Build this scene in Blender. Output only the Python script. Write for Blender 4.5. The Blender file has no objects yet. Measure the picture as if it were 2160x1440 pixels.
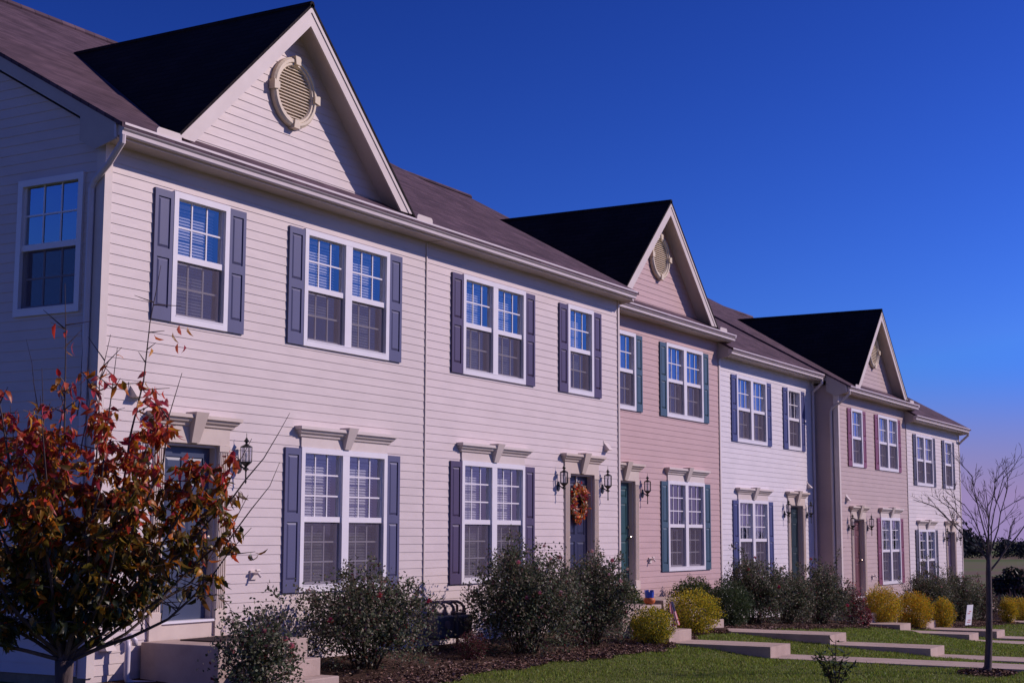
import bpy, math, random
import numpy as np
R = math.radians
rng = np.random.default_rng(7)
random.seed(7)
sc = bpy.context.scene
COL = sc.collection

# ------------------------------------------------------------------ materials
MATS = {}
def nt(m):
    return m.node_tree.nodes, m.node_tree.links
def base_mat(name, col, rough=.6, spec=.4, metal=0.):
    m = bpy.data.materials.new(name); m.use_nodes = True
    b = m.node_tree.nodes['Principled BSDF']
    b.inputs['Base Color'].default_value = (*col, 1)
    b.inputs['Roughness'].default_value = rough
    b.inputs['Specular IOR Level'].default_value = spec
    b.inputs['Metallic'].default_value = metal
    MATS[name] = m
    return m
def noisy(name, cols, scale=5., rough=.7, spec=.3, bump=0., bscale=None, detail=6., stretch=(1, 1, 1), pos=None, contrast=None, bdist=.01):
    m = base_mat(name, cols[0], rough, spec)
    N, L = nt(m); b = N['Principled BSDF']
    tc = N.new('ShaderNodeTexCoord'); mp = N.new('ShaderNodeMapping'); mp.inputs['Scale'].default_value = stretch
    L.new(tc.outputs['Object'], mp.inputs['Vector'])
    n = N.new('ShaderNodeTexNoise'); n.inputs['Scale'].default_value = scale; n.inputs['Detail'].default_value = detail
    n.inputs['Roughness'].default_value = .65
    L.new(mp.outputs[0], n.inputs['Vector'])
    r = N.new('ShaderNodeValToRGB'); e = r.color_ramp.elements
    lo, hi = contrast or (.3, .7)
    k = len(cols)
    while len(e) < k: e.new(.5)
    for i, c in enumerate(cols):
        e[i].position = lo + (hi - lo) * i / max(1, k - 1); e[i].color = (*c, 1)
    L.new(n.outputs['Fac'], r.inputs[0]); L.new(r.outputs[0], b.inputs['Base Color'])
    if bump:
        n2 = N.new('ShaderNodeTexNoise'); n2.inputs['Scale'].default_value = bscale or scale * 4; n2.inputs['Detail'].default_value = 8
        L.new(mp.outputs[0], n2.inputs['Vector'])
        bp = N.new('ShaderNodeBump'); bp.inputs['Strength'].default_value = bump; bp.inputs['Distance'].default_value = bdist
        L.new(n2.outputs['Fac'], bp.inputs['Height']); L.new(bp.outputs[0], b.inputs['Normal'])
    return m
def siding(name, c, var=.05):
    c2 = tuple(max(0, x * (1 - var * 2)) for x in c)
    m = noisy(name, [c2, c], scale=1.3, rough=.5, spec=.35, bump=.25, bscale=2.2, stretch=(1, 1, 2.2), contrast=(.3, .65), bdist=.02)
    # weather grime low contrast
    return m
WALLC = dict(cream=(.655, .56, .54), cream2=(.68, .575, .56), rose=(.56, .38, .36), pearl=(.72, .66, .68), tan=(.52, .395, .365), ivory=(.70, .62, .61))
for k, v in WALLC.items(): siding('siding_' + k, v)
noisy('trim_cream', [(.62, .53, .49), (.69, .60, .56)], 3, .5, .35)
noisy('trim_white', [(.74, .70, .74), (.80, .77, .80)], 3, .35, .45)
noisy('trim_stone', [(.56, .46, .40), (.63, .53, .46)], 3, .55, .3)
noisy('vent_cream', [(.66, .56, .42), (.74, .63, .48)], 4, .5, .3)
noisy('gutter_metal', [(.62, .53, .53), (.70, .61, .61)], 3, .4, .5)
noisy('soffit_vinyl', [(.46, .39, .37), (.52, .45, .42)], 3, .6, .3)
SH = dict(slate=(.105, .105, .20), plum=(.085, .06, .125), teal=(.055, .105, .15), navy=(.06, .07, .20), maroon=(.24, .075, .125), charcoal=(.075, .07, .10))
for k, v in SH.items(): noisy('shutter_' + k, [tuple(x * .88 for x in v), v], 4, .42, .4, bump=.08, bscale=60, stretch=(1, 1, .15))
DR = dict(slate=(.055, .070, .125), navy=(.028, .03, .075), green=(.03, .085, .10), forest=(.016, .036, .048), brown=(.17, .075, .085), purple=(.10, .07, .14))
for k, v in DR.items(): noisy('door_' + k, [tuple(x * .9 for x in v), v], 3, .35, .45)
base_mat('black_iron', (.012, .011, .012), .42, .5)
base_mat('dark_room', (.028, .026, .034), .9, .1)
base_mat('brass', (.5, .42, .32), .3, .5, 1.)
noisy('blind_white', [(.50, .49, .51), (.58, .57, .60)], 5, .6, .3)
noisy('curtain_cloth', [(.30, .27, .34), (.46, .42, .50)], 9, .9, .1, stretch=(6, 1, .3))
noisy('curtain_pale', [(.42, .42, .46), (.62, .60, .62)], 8, .9, .1, stretch=(6, 1, .3))
noisy('concrete', [(.36, .27, .23), (.45, .345, .295), (.50, .39, .335)], 2.2, .85, .2, bump=.35, bscale=45, bdist=.006)
noisy('foundation', [(.22, .16, .10), (.34, .25, .15)], 5, .9, .2, bump=.4, bscale=30)
noisy('bark_red', [(.05, .035, .035), (.13, .09, .085)], 12, .8, .2, bump=.5, bscale=60, stretch=(1, 1, .3))
noisy('bark_grey', [(.06, .044, .044), (.16, .12, .115)], 14, .85, .2, bump=.5, bscale=70, stretch=(1, 1, .3))
noisy('stem_brown', [(.05, .035, .02), (.09, .06, .035)], 8, .85, .2)
base_mat('pipe_white', (.62, .56, .60), .35, .4)
noisy('meter_grey', [(.06, .06, .075), (.09, .09, .11)], 6, .5, .4)
noisy('meter_pipe', [(.16, .11, .11), (.26, .19, .19)], 14, .6, .3)
base_mat('sign_white', (.75, .74, .76), .5, .3); base_mat('sign_red', (.55, .2, .2), .6, .2)
base_mat('flag_red', (.42, .03, .05), .8, .1); base_mat('flag_white', (.62, .52, .52), .8, .1); base_mat('flag_blue', (.03, .03, .075), .8, .1)
noisy('pumpkin_skin', [(.42, .10, .03), (.55, .16, .05)], 8, .5, .3); base_mat('cup_blue', (.02, .06, .40), .4, .4)
base_mat('mat_dark', (.05, .035, .035), .95, .1)

def leaf_mat(name, c, trans=.35, rough=.45, spec=.4, hue=.04, val=.5):
    m = base_mat(name, c, rough, spec)
    N, L = nt(m); b = N['Principled BSDF']; out = N['Material Output']
    g = N.new('ShaderNodeNewGeometry')
    hs = N.new('ShaderNodeHueSaturation'); hs.inputs['Color'].default_value = (*c, 1)
    mr = N.new('ShaderNodeMapRange'); mr.inputs['To Min'].default_value = 1 - val; mr.inputs['To Max'].default_value = 1 + val
    L.new(g.outputs['Random Per Island'], mr.inputs['Value']); L.new(mr.outputs[0], hs.inputs['Value'])
    m2 = N.new('ShaderNodeMath'); m2.operation = 'MULTIPLY'; m2.inputs[1].default_value = 37.3
    m3 = N.new('ShaderNodeMath'); m3.operation = 'FRACT'
    L.new(g.outputs['Random Per Island'], m2.inputs[0]); L.new(m2.outputs[0], m3.inputs[0])
    mh = N.new('ShaderNodeMapRange'); mh.inputs['To Min'].default_value = .5 - hue; mh.inputs['To Max'].default_value = .5 + hue
    L.new(m3.outputs[0], mh.inputs['Value']); L.new(mh.outputs[0], hs.inputs['Hue'])
    L.new(hs.outputs[0], b.inputs['Base Color'])
    t = N.new('ShaderNodeBsdfTranslucent'); L.new(hs.outputs[0], t.inputs['Color'])
    mx = N.new('ShaderNodeMixShader'); mx.inputs[0].default_value = trans
    L.new(b.outputs[0], mx.inputs[1]); L.new(t.outputs[0], mx.inputs[2]); L.new(mx.outputs[0], out.inputs['Surface'])
    return m
leaf_mat('leaf_rose', (.078, .100, .052), .3, .55, .25)
leaf_mat('leaf_rose_lit', (.19, .165, .115), .3, .55, .25)  # paler copy of the rose leaf, sunlit highlights put into the colour
leaf_mat('leaf_yellow', (.62, .48, .03), .3, .6, .2, .025, .3)
leaf_mat('leaf_lime', (.24, .25, .03), .3, .6, .2, .025, .3)
leaf_mat('leaf_orange_y', (.66, .36, .03), .3, .6, .2, .03, .3)
leaf_mat('leaf_box', (.060, .092, .036), .25, .45, .35)
leaf_mat('leaf_barberry', (.12, .03, .035), .3, .5, .3)
leaf_mat('leaf_tree_green', (.034, .042, .015), .3, .4, .4)
leaf_mat('leaf_tree_olive', (.19, .115, .022), .45, .4, .4)
leaf_mat('leaf_tree_orange', (.50, .14, .02), .5, .4, .4)
leaf_mat('leaf_tree_red', (.55, .07, .06), .5, .4, .4, .02, .4)
leaf_mat('leaf_dark', (.02, .035, .02), .2, .5, .3)
leaf_mat('leaf_far_haze', (.026, .034, .042), .1, .8, .1)  # bluish tone puts the distance haze into the tree colour
leaf_mat('leaf_brush', (.10, .065, .055), .15, .8, .1)
leaf_mat('petal_pink', (.62, .22, .26), .3, .6, .2)
leaf_mat('petal_pale', (.68, .42, .42), .3, .6, .2)
leaf_mat('petal_red', (.50, .06, .09), .3, .6, .2)
leaf_mat('petal_orange', (.62, .22, .06), .2, .6, .2)
leaf_mat('petal_cream', (.55, .45, .33), .2, .6, .2)
leaf_mat('grass_blade', (.19, .25, .036), .35, .55, .25, .03, .55)
leaf_mat('grass_dry', (.26, .25, .07), .3, .6, .2, .03, .4)
leaf_mat('mulch_chip', (.115, .062, .045), .0, .9, .1, .02, .7)
leaf_mat('mulch_pale', (.30, .20, .16), .0, .9, .1, .02, .4)

def shingles(name, ax, rowh, c1, c2):
    m = base_mat(name, c1, .92, .15)
    N, L = nt(m); b = N['Principled BSDF']
    tc = N.new('ShaderNodeTexCoord'); sp = N.new('ShaderNodeSeparateXYZ'); cb = N.new('ShaderNodeCombineXYZ')
    L.new(tc.outputs['Object'], sp.inputs[0])
    L.new(sp.outputs['X' if ax == 'Y' else 'Y'], cb.inputs['X']); L.new(sp.outputs[ax], cb.inputs['Y'])
    bt = N.new('ShaderNodeTexBrick'); bt.inputs['Scale'].default_value = 1.; bt.inputs['Brick Width'].default_value = .30
    bt.inputs['Row Height'].default_value = rowh; bt.inputs['Mortar Size'].default_value = .006; bt.inputs['Mortar Smooth'].default_value = .3
    bt.inputs['Color1'].default_value = (*c1, 1); bt.inputs['Color2'].default_value = (*c2, 1)
    bt.inputs['Mortar'].default_value = (*[x * .45 for x in c1], 1); bt.inputs['Bias'].default_value = -.1
    L.new(cb.outputs[0], bt.inputs['Vector'])
    n = N.new('ShaderNodeTexNoise'); n.inputs['Scale'].default_value = 1.1; n.inputs['Detail'].default_value = 10; L.new(cb.outputs[0], n.inputs['Vector'])
    mp = N.new('ShaderNodeMapRange'); mp.inputs['From Min'].default_value = .3; mp.inputs['From Max'].default_value = .7
    mp.inputs['To Min'].default_value = .72; mp.inputs['To Max'].default_value = 1.2; L.new(n.outputs['Fac'], mp.inputs['Value'])
    mx = N.new('ShaderNodeMix'); mx.data_type = 'RGBA'; mx.blend_type = 'MULTIPLY'; mx.inputs['Factor'].default_value = 1
    L.new(bt.outputs['Color'], mx.inputs['A']); L.new(mp.outputs[0], mx.inputs['B']); L.new(mx.outputs['Result'], b.inputs['Base Color'])
    n2 = N.new('ShaderNodeTexNoise'); n2.inputs['Scale'].default_value = 60; L.new(cb.outputs[0], n2.inputs['Vector'])
    ad = N.new('ShaderNodeMath'); ad.operation = 'MULTIPLY_ADD'; ad.inputs[1].default_value = .35
    iv = N.new('ShaderNodeMath'); iv.operation = 'SUBTRACT'; iv.inputs[0].default_value = 1; L.new(bt.outputs['Fac'], iv.inputs[1])
    L.new(n2.outputs['Fac'], ad.inputs[0]); L.new(iv.outputs[0], ad.inputs[2])
    bp = N.new('ShaderNodeBump'); bp.inputs['Strength'].default_value = .6; bp.inputs['Distance'].default_value = .012
    L.new(ad.outputs[0], bp.inputs['Height']); L.new(bp.outputs[0], b.inputs['Normal'])
    return m
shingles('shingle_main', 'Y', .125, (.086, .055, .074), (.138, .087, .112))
shingles('shingle_gable_shade', 'X', .10, (.022, .017, .018), (.030, .023, .024))  # same shingles near black: shade of the gable slopes put into the colour

def glass_mat(name, tint, refl, extra=0.):
    m = bpy.data.materials.new(name); m.use_nodes = True; MATS[name] = m
    N, L = nt(m); N.remove(N['Principled BSDF']); out = N['Material Output']
    t = N.new('ShaderNodeBsdfTransparent'); t.inputs[0].default_value = (*tint, 1)
    g = N.new('ShaderNodeBsdfGlossy'); g.inputs['Roughness'].default_value = .01; g.inputs['Color'].default_value = (.9, .93, 1, 1)
    tc = N.new('ShaderNodeTexCoord'); n = N.new('ShaderNodeTexNoise'); n.inputs['Scale'].default_value = 1.6; n.inputs['Detail'].default_value = 1
    L.new(tc.outputs['Object'], n.inputs['Vector'])
    bp = N.new('ShaderNodeBump'); bp.inputs['Strength'].default_value = .12; bp.inputs['Distance'].default_value = .02
    L.new(n.outputs['Fac'], bp.inputs['Height']); L.new(bp.outputs[0], g.inputs['Normal'])
    f = N.new('ShaderNodeLayerWeight'); f.inputs['Blend'].default_value = .5
    pw = N.new('ShaderNodeMath'); pw.operation = 'POWER'; pw.inputs[1].default_value = 4.2; L.new(f.outputs['Facing'], pw.inputs[0])
    mt = N.new('ShaderNodeMath'); mt.operation = 'MULTIPLY_ADD'; mt.inputs[1].default_value = refl; mt.inputs[2].default_value = extra; mt.use_clamp = True
    L.new(pw.outputs[0], mt.inputs[0])
    mx = N.new('ShaderNodeMixShader'); L.new(mt.outputs[0], mx.inputs[0]); L.new(t.outputs[0], mx.inputs[1]); L.new(g.outputs[0], mx.inputs[2])
    L.new(mx.outputs[0], out.inputs['Surface'])
glass_mat('window_glass', (.84, .86, .90), 1.3, .26)
glass_mat('lamp_glass', (.9, .9, .92), .8, .06)
m = bpy.data.materials.new('insect_screen'); m.use_nodes = True; MATS['insect_screen'] = m
N, L = nt(m); N.remove(N['Principled BSDF'])
t = N.new('ShaderNodeBsdfTransparent'); d = N.new('ShaderNodeBsdfDiffuse'); d.inputs[0].default_value = (.13, .11, .15, 1)
mx = N.new('ShaderNodeMixShader'); mx.inputs[0].default_value = .55
L.new(t.outputs[0], mx.inputs[1]); L.new(d.outputs[0], mx.inputs[2]); L.new(mx.outputs[0], N['Material Output'].inputs['Surface'])

# ------------------------------------------------------------------ mesh builder
def tag(o, label=None, cat=None, group=None, kind=None):
    if label: o['label'] = label
    if cat: o['category'] = cat
    if group: o['group'] = group
    if kind: o['kind'] = kind
    return o
class MB:
    def __init__(s): s.v = []; s.f = []; s.m = []; s.cur = 0
    def add(s, vs, fs):
        n = len(s.v); s.v += [tuple(v) for v in vs]
        for f in fs: s.f.append(tuple(i + n for i in f)); s.m.append(s.cur)
        return s
    def quad(s, *p): return s.add(p, [tuple(range(len(p)))])
    def box(s, x0, x1, y0, y1, z0, z1):
        if x0 > x1: x0, x1 = x1, x0
        if y0 > y1: y0, y1 = y1, y0
        if z0 > z1: z0, z1 = z1, z0
        vs = [(x, y, z) for x in (x0, x1) for y in (y0, y1) for z in (z0, z1)]
        return s.add(vs, [(0, 1, 3, 2), (4, 6, 7, 5), (0, 4, 5, 1), (2, 3, 7, 6), (0, 2, 6, 4), (1, 5, 7, 3)])
    def prism(s, poly, vec):
        n = len(poly); a = [tuple(p) for p in poly]; b = [tuple(p[i] + vec[i] for i in range(3)) for p in poly]
        fs = [tuple(range(n))[::-1], tuple(range(n, 2 * n))] + [(i, (i + 1) % n, (i + 1) % n + n, i + n) for i in range(n)]
        return s.add(a + b, fs)
    def tube(s, pts, rad, n=8, cap=True):
        pts = [np.array(p, float) for p in pts]
        if not hasattr(rad, '__len__'): rad = [rad] * len(pts)
        rings = []; up = None
        for i, p in enumerate(pts):
            d = pts[min(i + 1, len(pts) - 1)] - pts[max(i - 1, 0)]; d /= (np.linalg.norm(d) + 1e-9)
            if up is None:
                up = np.cross(d, (0, 0, 1.)) if abs(d[2]) < .9 else np.cross(d, (1., 0, 0))
            up = up - d * (up @ d); up /= (np.linalg.norm(up) + 1e-9); w = np.cross(d, up)
            rings.append([p + rad[i] * (math.cos(a) * up + math.sin(a) * w) for a in [2 * math.pi * k / n for k in range(n)]])
        vs = [q for r in rings for q in r]; fs = []
        for i in range(len(pts) - 1):
            for k in range(n):
                fs.append((i * n + k, i * n + (k + 1) % n, (i + 1) * n + (k + 1) % n, (i + 1) * n + k))
        if cap: fs += [tuple(range(n))[::-1], tuple(range((len(pts) - 1) * n, len(pts) * n))]
        return s.add(vs, fs)
    def lathe(s, c, prof, n=12):
        # profile (r, z) round the vertical axis through c
        return s.tube_profile(c, prof, n)
    def tube_profile(s, c, prof, n):
        vs = [(c[0] + r * math.cos(2 * math.pi * k / n), c[1] + r * math.sin(2 * math.pi * k / n), c[2] + z) for r, z in prof for k in range(n)]
        fs = []
        for i in range(len(prof) - 1):
            for k in range(n): fs.append((i * n + k, i * n + (k + 1) % n, (i + 1) * n + (k + 1) % n, (i + 1) * n + k))
        fs += [tuple(range(n))[::-1], tuple(range((len(prof) - 1) * n, len(prof) * n))]
        return s.add(vs, fs)
    def build(s, name, mats, parent=None, org=(0, 0, 0), smooth=False):
        if isinstance(mats, str): mats = [mats]
        me = bpy.data.meshes.new(name)
        org = np.array(org, float)
        me.from_pydata([tuple(np.array(v) - org) for v in s.v], [], s.f)
        for k in mats: me.materials.append(MATS[k])
        if len(mats) > 1: me.polygons.foreach_set('material_index', s.m)
        if smooth: me.polygons.foreach_set('use_smooth', [True] * len(me.polygons))
        me.validate(); me.update()
        o = bpy.data.objects.new(name, me); COL.objects.link(o)
        if parent is not None: o.parent = parent
        else: o.location = org
        return o
def empty(name, loc):
    o = bpy.data.objects.new(name, None); COL.objects.link(o); o.location = loc; o.empty_display_size = .3
    return o
def npmesh(name, V, F, mats, mi=None, parent=None, org=(0, 0, 0), smooth=False):
    """V (n,3) array, F (m,k) array"""
    me = bpy.data.meshes.new(name); V = np.asarray(V, float) - np.array(org, float)
    k = F.shape[1]
    me.vertices.add(len(V)); me.vertices.foreach_set('co', V.ravel())
    me.loops.add(F.size); me.loops.foreach_set('vertex_index', F.ravel().astype(np.int32))
    me.polygons.add(len(F)); me.polygons.foreach_set('loop_start', np.arange(0, F.size, k, dtype=np.int32))
    me.polygons.foreach_set('loop_total', np.full(len(F), k, dtype=np.int32))
    for q in mats: me.materials.append(MATS[q])
    if mi is not None: me.polygons.foreach_set('material_index', np.asarray(mi, np.int32))
    me.polygons.foreach_set('use_smooth', np.full(len(F), smooth))
    me.update(calc_edges=True)
    o = bpy.data.objects.new(name, me); COL.objects.link(o)
    if parent is not None: o.parent = parent
    else: o.location = org
    return o

# ------------------------------------------------------------------ terrain
XS = [-60, 0, 11, 14.4, 19, 24.3, 27.3, 37, 60, 120, 400]
YS = [-7.5, -5.3, -3.6, -1.8, 0]
TT = np.array([[.0] * 5, [-.30, -.27, -.25, -.10, .0], [-.34, -.31, -.31, -.14, -.02], [-.50, -.435, -.30, -.14, -.05], [-.68, -.6, -.5, -.33, -.2],
               [-1.0, -.9, -.82, -.60, -.42], [-1.12, -1.02, -.93, -.76, -.6], [-1.4, -1.3, -1.22, -1.04, -.9], [-2.2, -2.2, -2.2, -2.1, -2.], [-3.2] * 5, [-4.6] * 5])
def gz(x, y):
    x = np.asarray(x, float); y = np.asarray(y, float)
    cols = np.stack([np.interp(x, XS, TT[:, j]) for j in range(5)], -1)
    yc = np.clip(y, YS[0], YS[-1]); j = np.clip(np.searchsorted(YS, yc, 'right') - 1, 0, 3)
    y0 = np.array(YS)[j]; y1 = np.array(YS)[j + 1]; t = (yc - y0) / (y1 - y0)
    a = np.take_along_axis(cols, j[..., None], -1)[..., 0]; b = np.take_along_axis(cols, (j + 1)[..., None], -1)[..., 0]
    return a * (1 - t) + b * t
def axis(fine0, fine1, step, far, n):
    mid = np.arange(fine0, fine1 + 1e-6, step); g = np.geomspace(step, far, n)
    return np.concatenate([fine0 - g[::-1], mid, fine1 + g])
ax_ = axis(-14, 44, .4, 1600, 26); ay_ = axis(-14, 2, .4, 1600, 26)
GX, GY = np.meshgrid(ax_, ay_, indexing='ij')
GZ = gz(GX, GY)
r_ = np.hypot(GX - 20, GY)
GZ = GZ + np.where(r_ < 40, .012 * np.sin(GX * 2.3 + GY * 1.7) * np.cos(GY * 3.1 - GX), 0)
nx, ny = GX.shape
V = np.stack([GX.ravel(), GY.ravel(), GZ.ravel()], 1)
I = (np.arange(nx - 1)[:, None] * ny + np.arange(ny - 1)[None]).ravel()
F = np.stack([I, I + ny, I + ny + 1, I + 1], 1)
m = base_mat('lawn_soil', (.05, .08, .02), .95, .1)
N, L = nt(m); b = N['Principled BSDF']; tc = N.new('ShaderNodeTexCoord')
def ramp(scale, cols, lo=.35, hi=.65, detail=8):
    n = N.new('ShaderNodeTexNoise'); n.inputs['Scale'].default_value = scale; n.inputs['Detail'].default_value = detail; L.new(tc.outputs['Object'], n.inputs['Vector'])
    r = N.new('ShaderNodeValToRGB'); e = r.color_ramp.elements
    while len(e) < len(cols): e.new(.5)
    for i, c in enumerate(cols): e[i].position = lo + (hi - lo) * i / (len(cols) - 1); e[i].color = (*c, 1)
    L.new(n.outputs['Fac'], r.inputs[0]); return r
r1 = ramp(14, [(.050, .060, .014), (.090, .105, .026), (.12, .13, .04)])
r2 = ramp(.02, [(.10, .135, .045), (.15, .16, .07), (.17, .125, .09)], .42, .6, 3)
sp = N.new('ShaderNodeSeparateXYZ'); L.new(tc.outputs['Object'], sp.inputs[0])
mr = N.new('ShaderNodeMapRange'); mr.inputs['From Min'].default_value = 55; mr.inputs['From Max'].default_value = 90; L.new(sp.outputs['X'], mr.inputs['Value'])
mx = N.new('ShaderNodeMix'); mx.data_type = 'RGBA'; L.new(mr.outputs[0], mx.inputs['Factor']); L.new(r1.outputs[0], mx.inputs['A']); L.new(r2.outputs[0], mx.inputs['B'])
L.new(mx.outputs['Result'], b.inputs['Base Color'])
ground = npmesh('ground', V, F, ['lawn_soil'], smooth=True); tag(ground, kind='structure', label='sloping lawn and fields around the townhouses')

# ------------------------------------------------------------------ houses
W = 6.45
HOUSES = [  # x0, wall plane y0, height drop, mirrored, gable
    dict(x0=0.0, y0=0.0, dz=0.0, mir=False, gable=True, wall='cream', sh='slate', door='slate', cov='blind', label='nearest cream townhouse with slate blue shutters and a gable, partly behind the red-leaved tree'),
    dict(x0=W, y0=0.0, dz=0.0, mir=True, gable=False, wall='cream2', sh='plum', door='navy', cov='blind', label='cream townhouse with dark plum shutters and an autumn wreath on its navy door'),
    dict(x0=2 * W, y0=.64, dz=0.0, mir=False, gable=True, wall='rose', sh='teal', door='green', cov='curtain', label='rose pink townhouse with teal shutters and a green door under the middle gable'),
    dict(x0=3 * W, y0=.64, dz=-.30, mir=True, gable=False, wall='pearl', sh='navy', door='forest', cov='pale', label='pale pearl townhouse with navy blue shutters beside the rose pink one'),
    dict(x0=4 * W, y0=0.0, dz=-.605, mir=False, gable=True, wall='tan', sh='maroon', door='brown', cov='pale', label='tan pink townhouse with maroon shutters under the farthest gable'),
    dict(x0=5 * W, y0=0.0, dz=-.91, mir=True, gable=False, wall='ivory', sh='charcoal', door='purple', cov='curtain', label='last ivory townhouse at the far end with charcoal shutters and a dark purple door'),
]
PITCH = .1135; ZB = .10; ZT = 5.85; SL = .56; RY = 7.2  # siding exposure, wall foot, soffit, roof slope, ridge depth
def roofz(y): return 6.0 + SL * (y + .38)
RZ = roofz(RY)

def crown(mb, T, xa, xb, zb, inner):
    # mitred crown moulding, profile (out, z)
    P = [(.03, 0), (.05, .012), (.055, .035), (.085, .055), (.10, .085), (.125, .095), (.125, .135), (.0, .15)]
    vs = []
    for o, z in P:
        vs += [T(xa - o, -o, zb + z), T(xb + o, -o, zb + z)]
    fs = [(2 * i, 2 * i + 1, 2 * i + 3, 2 * i + 2) for i in range(len(P) - 1)]
    mb.add(vs, fs)
    for s_, x in ((0, xa), (1, xb)):
        sg = -1 if s_ == 0 else 1
        side = []
        for o, z in P: side.append(T(x + sg * o, 0, zb + z))
        front = [vs[2 * i + s_] for i in range(len(P))]
        for i in range(len(P) - 1): mb.quad(front[i], front[i + 1], side[i + 1], side[i])

def keystone(mb, T, xc, zb, zt, wb, wt, ob, ot):
    v = [T(xc - wb, 0, zb), T(xc + wb, 0, zb), T(xc + wt, 0, zt), T(xc - wt, 0, zt), T(xc - wb, -ob, zb), T(xc + wb, -ob, zb), T(xc + wt, -ot, zt), T(xc - wt, -ot, zt)]
    mb.add(v, [(0, 1, 2, 3), (4, 7, 6, 5), (0, 4, 5, 1), (1, 5, 6, 2), (2, 6, 7, 3), (3, 7, 4, 0)])

def make_window(T, root, org, xa, xb, za, zb, nsash, rows, cov, fw=.075, mw=.15, muntin=True):
    """T(x, y, z): local to world, y negative = towards the street"""
    f = MB(); g = MB(); s = MB(); bl = MB(); mu = MB()
    def bx(mb, x0, x1, y0, y1, z0, z1):
        p = T(x0, y0, z0); q = T(x1, y1, z1); mb.box(p[0], q[0], p[1], q[1], p[2], q[2])
    bx(f, xa, xa + fw, -.038, .08, za, zb); bx(f, xb - fw, xb, -.038, .08, za, zb)
    bx(f, xa + fw, xb - fw, -.038, .08, zb - fw, zb); bx(f, xa + fw, xb - fw, -.038, .08, za, za + fw)
    bx(f, xa + fw, xb - fw, -.042, -.030, za + fw - .002, za + fw + .012)
    iw = (xb - xa - 2 * fw - (nsash - 1) * mw) / nsash
    zm = (za + zb) / 2
    for k in range(nsash):
        x0 = xa + fw + k * (iw + mw); x1 = x0 + iw
        if k < nsash - 1: bx(f, x1, x1 + mw, -.036, .08, za + fw, zb - fw)
        bx(f, x0, x1, -.012, .06, zm - .035, zm + .035)
        # sash rails
        for (a, b_) in ((x0, x0 + .02), (x1 - .02, x1)):
            bx(f, a, b_, .004, .05, zm + .035, zb - fw); bx(f, a, b_, .035, .075, za + fw, zm - .035)
        bx(f, x0 + .02, x1 - .02, .036, .075, za + fw, za + fw + .045)
        # glass
        g.quad(T(x0 + .02, .022, zm + .035), T(x1 - .02, .022, zm + .035), T(x1 - .02, .022, zb - fw), T(x0 + .02, .022, zb - fw))
        g.quad(T(x0 + .02, .058, za + fw + .045), T(x1 - .02, .058, za + fw + .045), T(x1 - .02, .058, zm - .035), T(x0 + .02, .058, zm - .035))
        s.quad(T(x0, .012, za + fw), T(x1, .012, za + fw), T(x1, .012, zm - .035), T(x0, .012, zm - .035))
        if muntin:
            for y, z0, z1 in ((.016, zm + .035, zb - fw), (.052, za + fw + .045, zm - .035)):
                for c in (1, 2):
                    xx = x0 + .02 + (iw - .04) * c / 3; bx(mu, xx - .010, xx + .010, y - .003, y + .003, z0, z1)
                for r_i in range(1, rows):
                    zz = z0 + (z1 - z0) * r_i / rows; bx(mu, x0 + .02, x1 - .02, y - .0045, y + .0045, zz - .010, zz + .010)
        # blinds or curtains behind the glass
        yb = .16
        if cov == 'blind':
            z = zb - fw - .05; bx(bl, x0, x1, yb - .02, yb + .03, z, z + .04)
            zend = za + fw + .05 + (0 if rng.random() < .7 else (zb - za) * rng.uniform(.05, .3))
            while z > zend:
                z -= .037
                bl.quad(T(x0 + .01, yb - .010, z - .017), T(x1 - .01, yb - .010, z - .017), T(x1 - .01, yb + .010, z + .016), T(x0 + .01, yb + .010, z + .016))
        elif cov:
            nseg = 26
            for a in range(nseg):
                t0, t1 = a / nseg, (a + 1) / nseg
                if .42 < t0 < .60 and cov == 'curtain': continue
                X0 = x0 + iw * t0; X1 = x0 + iw * t1
                y0_ = yb + .025 * math.sin(t0 * 34 + k); y1_ = yb + .025 * math.sin(t1 * 34 + k)
                bl.quad(T(X0, y0_, za + fw), T(X1, y1_, za + fw), T(X1, y1_, zb - fw), T(X0, y0_, zb - fw))
    w = f.build('window', 'trim_white', root, org)
    g.build('glass_pane', 'window_glass', w, org)
    s.build('insect_screen', 'insect_screen', w, org)
    if muntin: mu.build('window_grid', 'trim_white', w, org)
    if cov == 'blind': bl.build('window_blind', 'blind_white', w, org)
    elif cov: bl.build('curtain', 'curtain_cloth' if cov == 'curtain' else 'curtain_pale', w, org)
    return w

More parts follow.
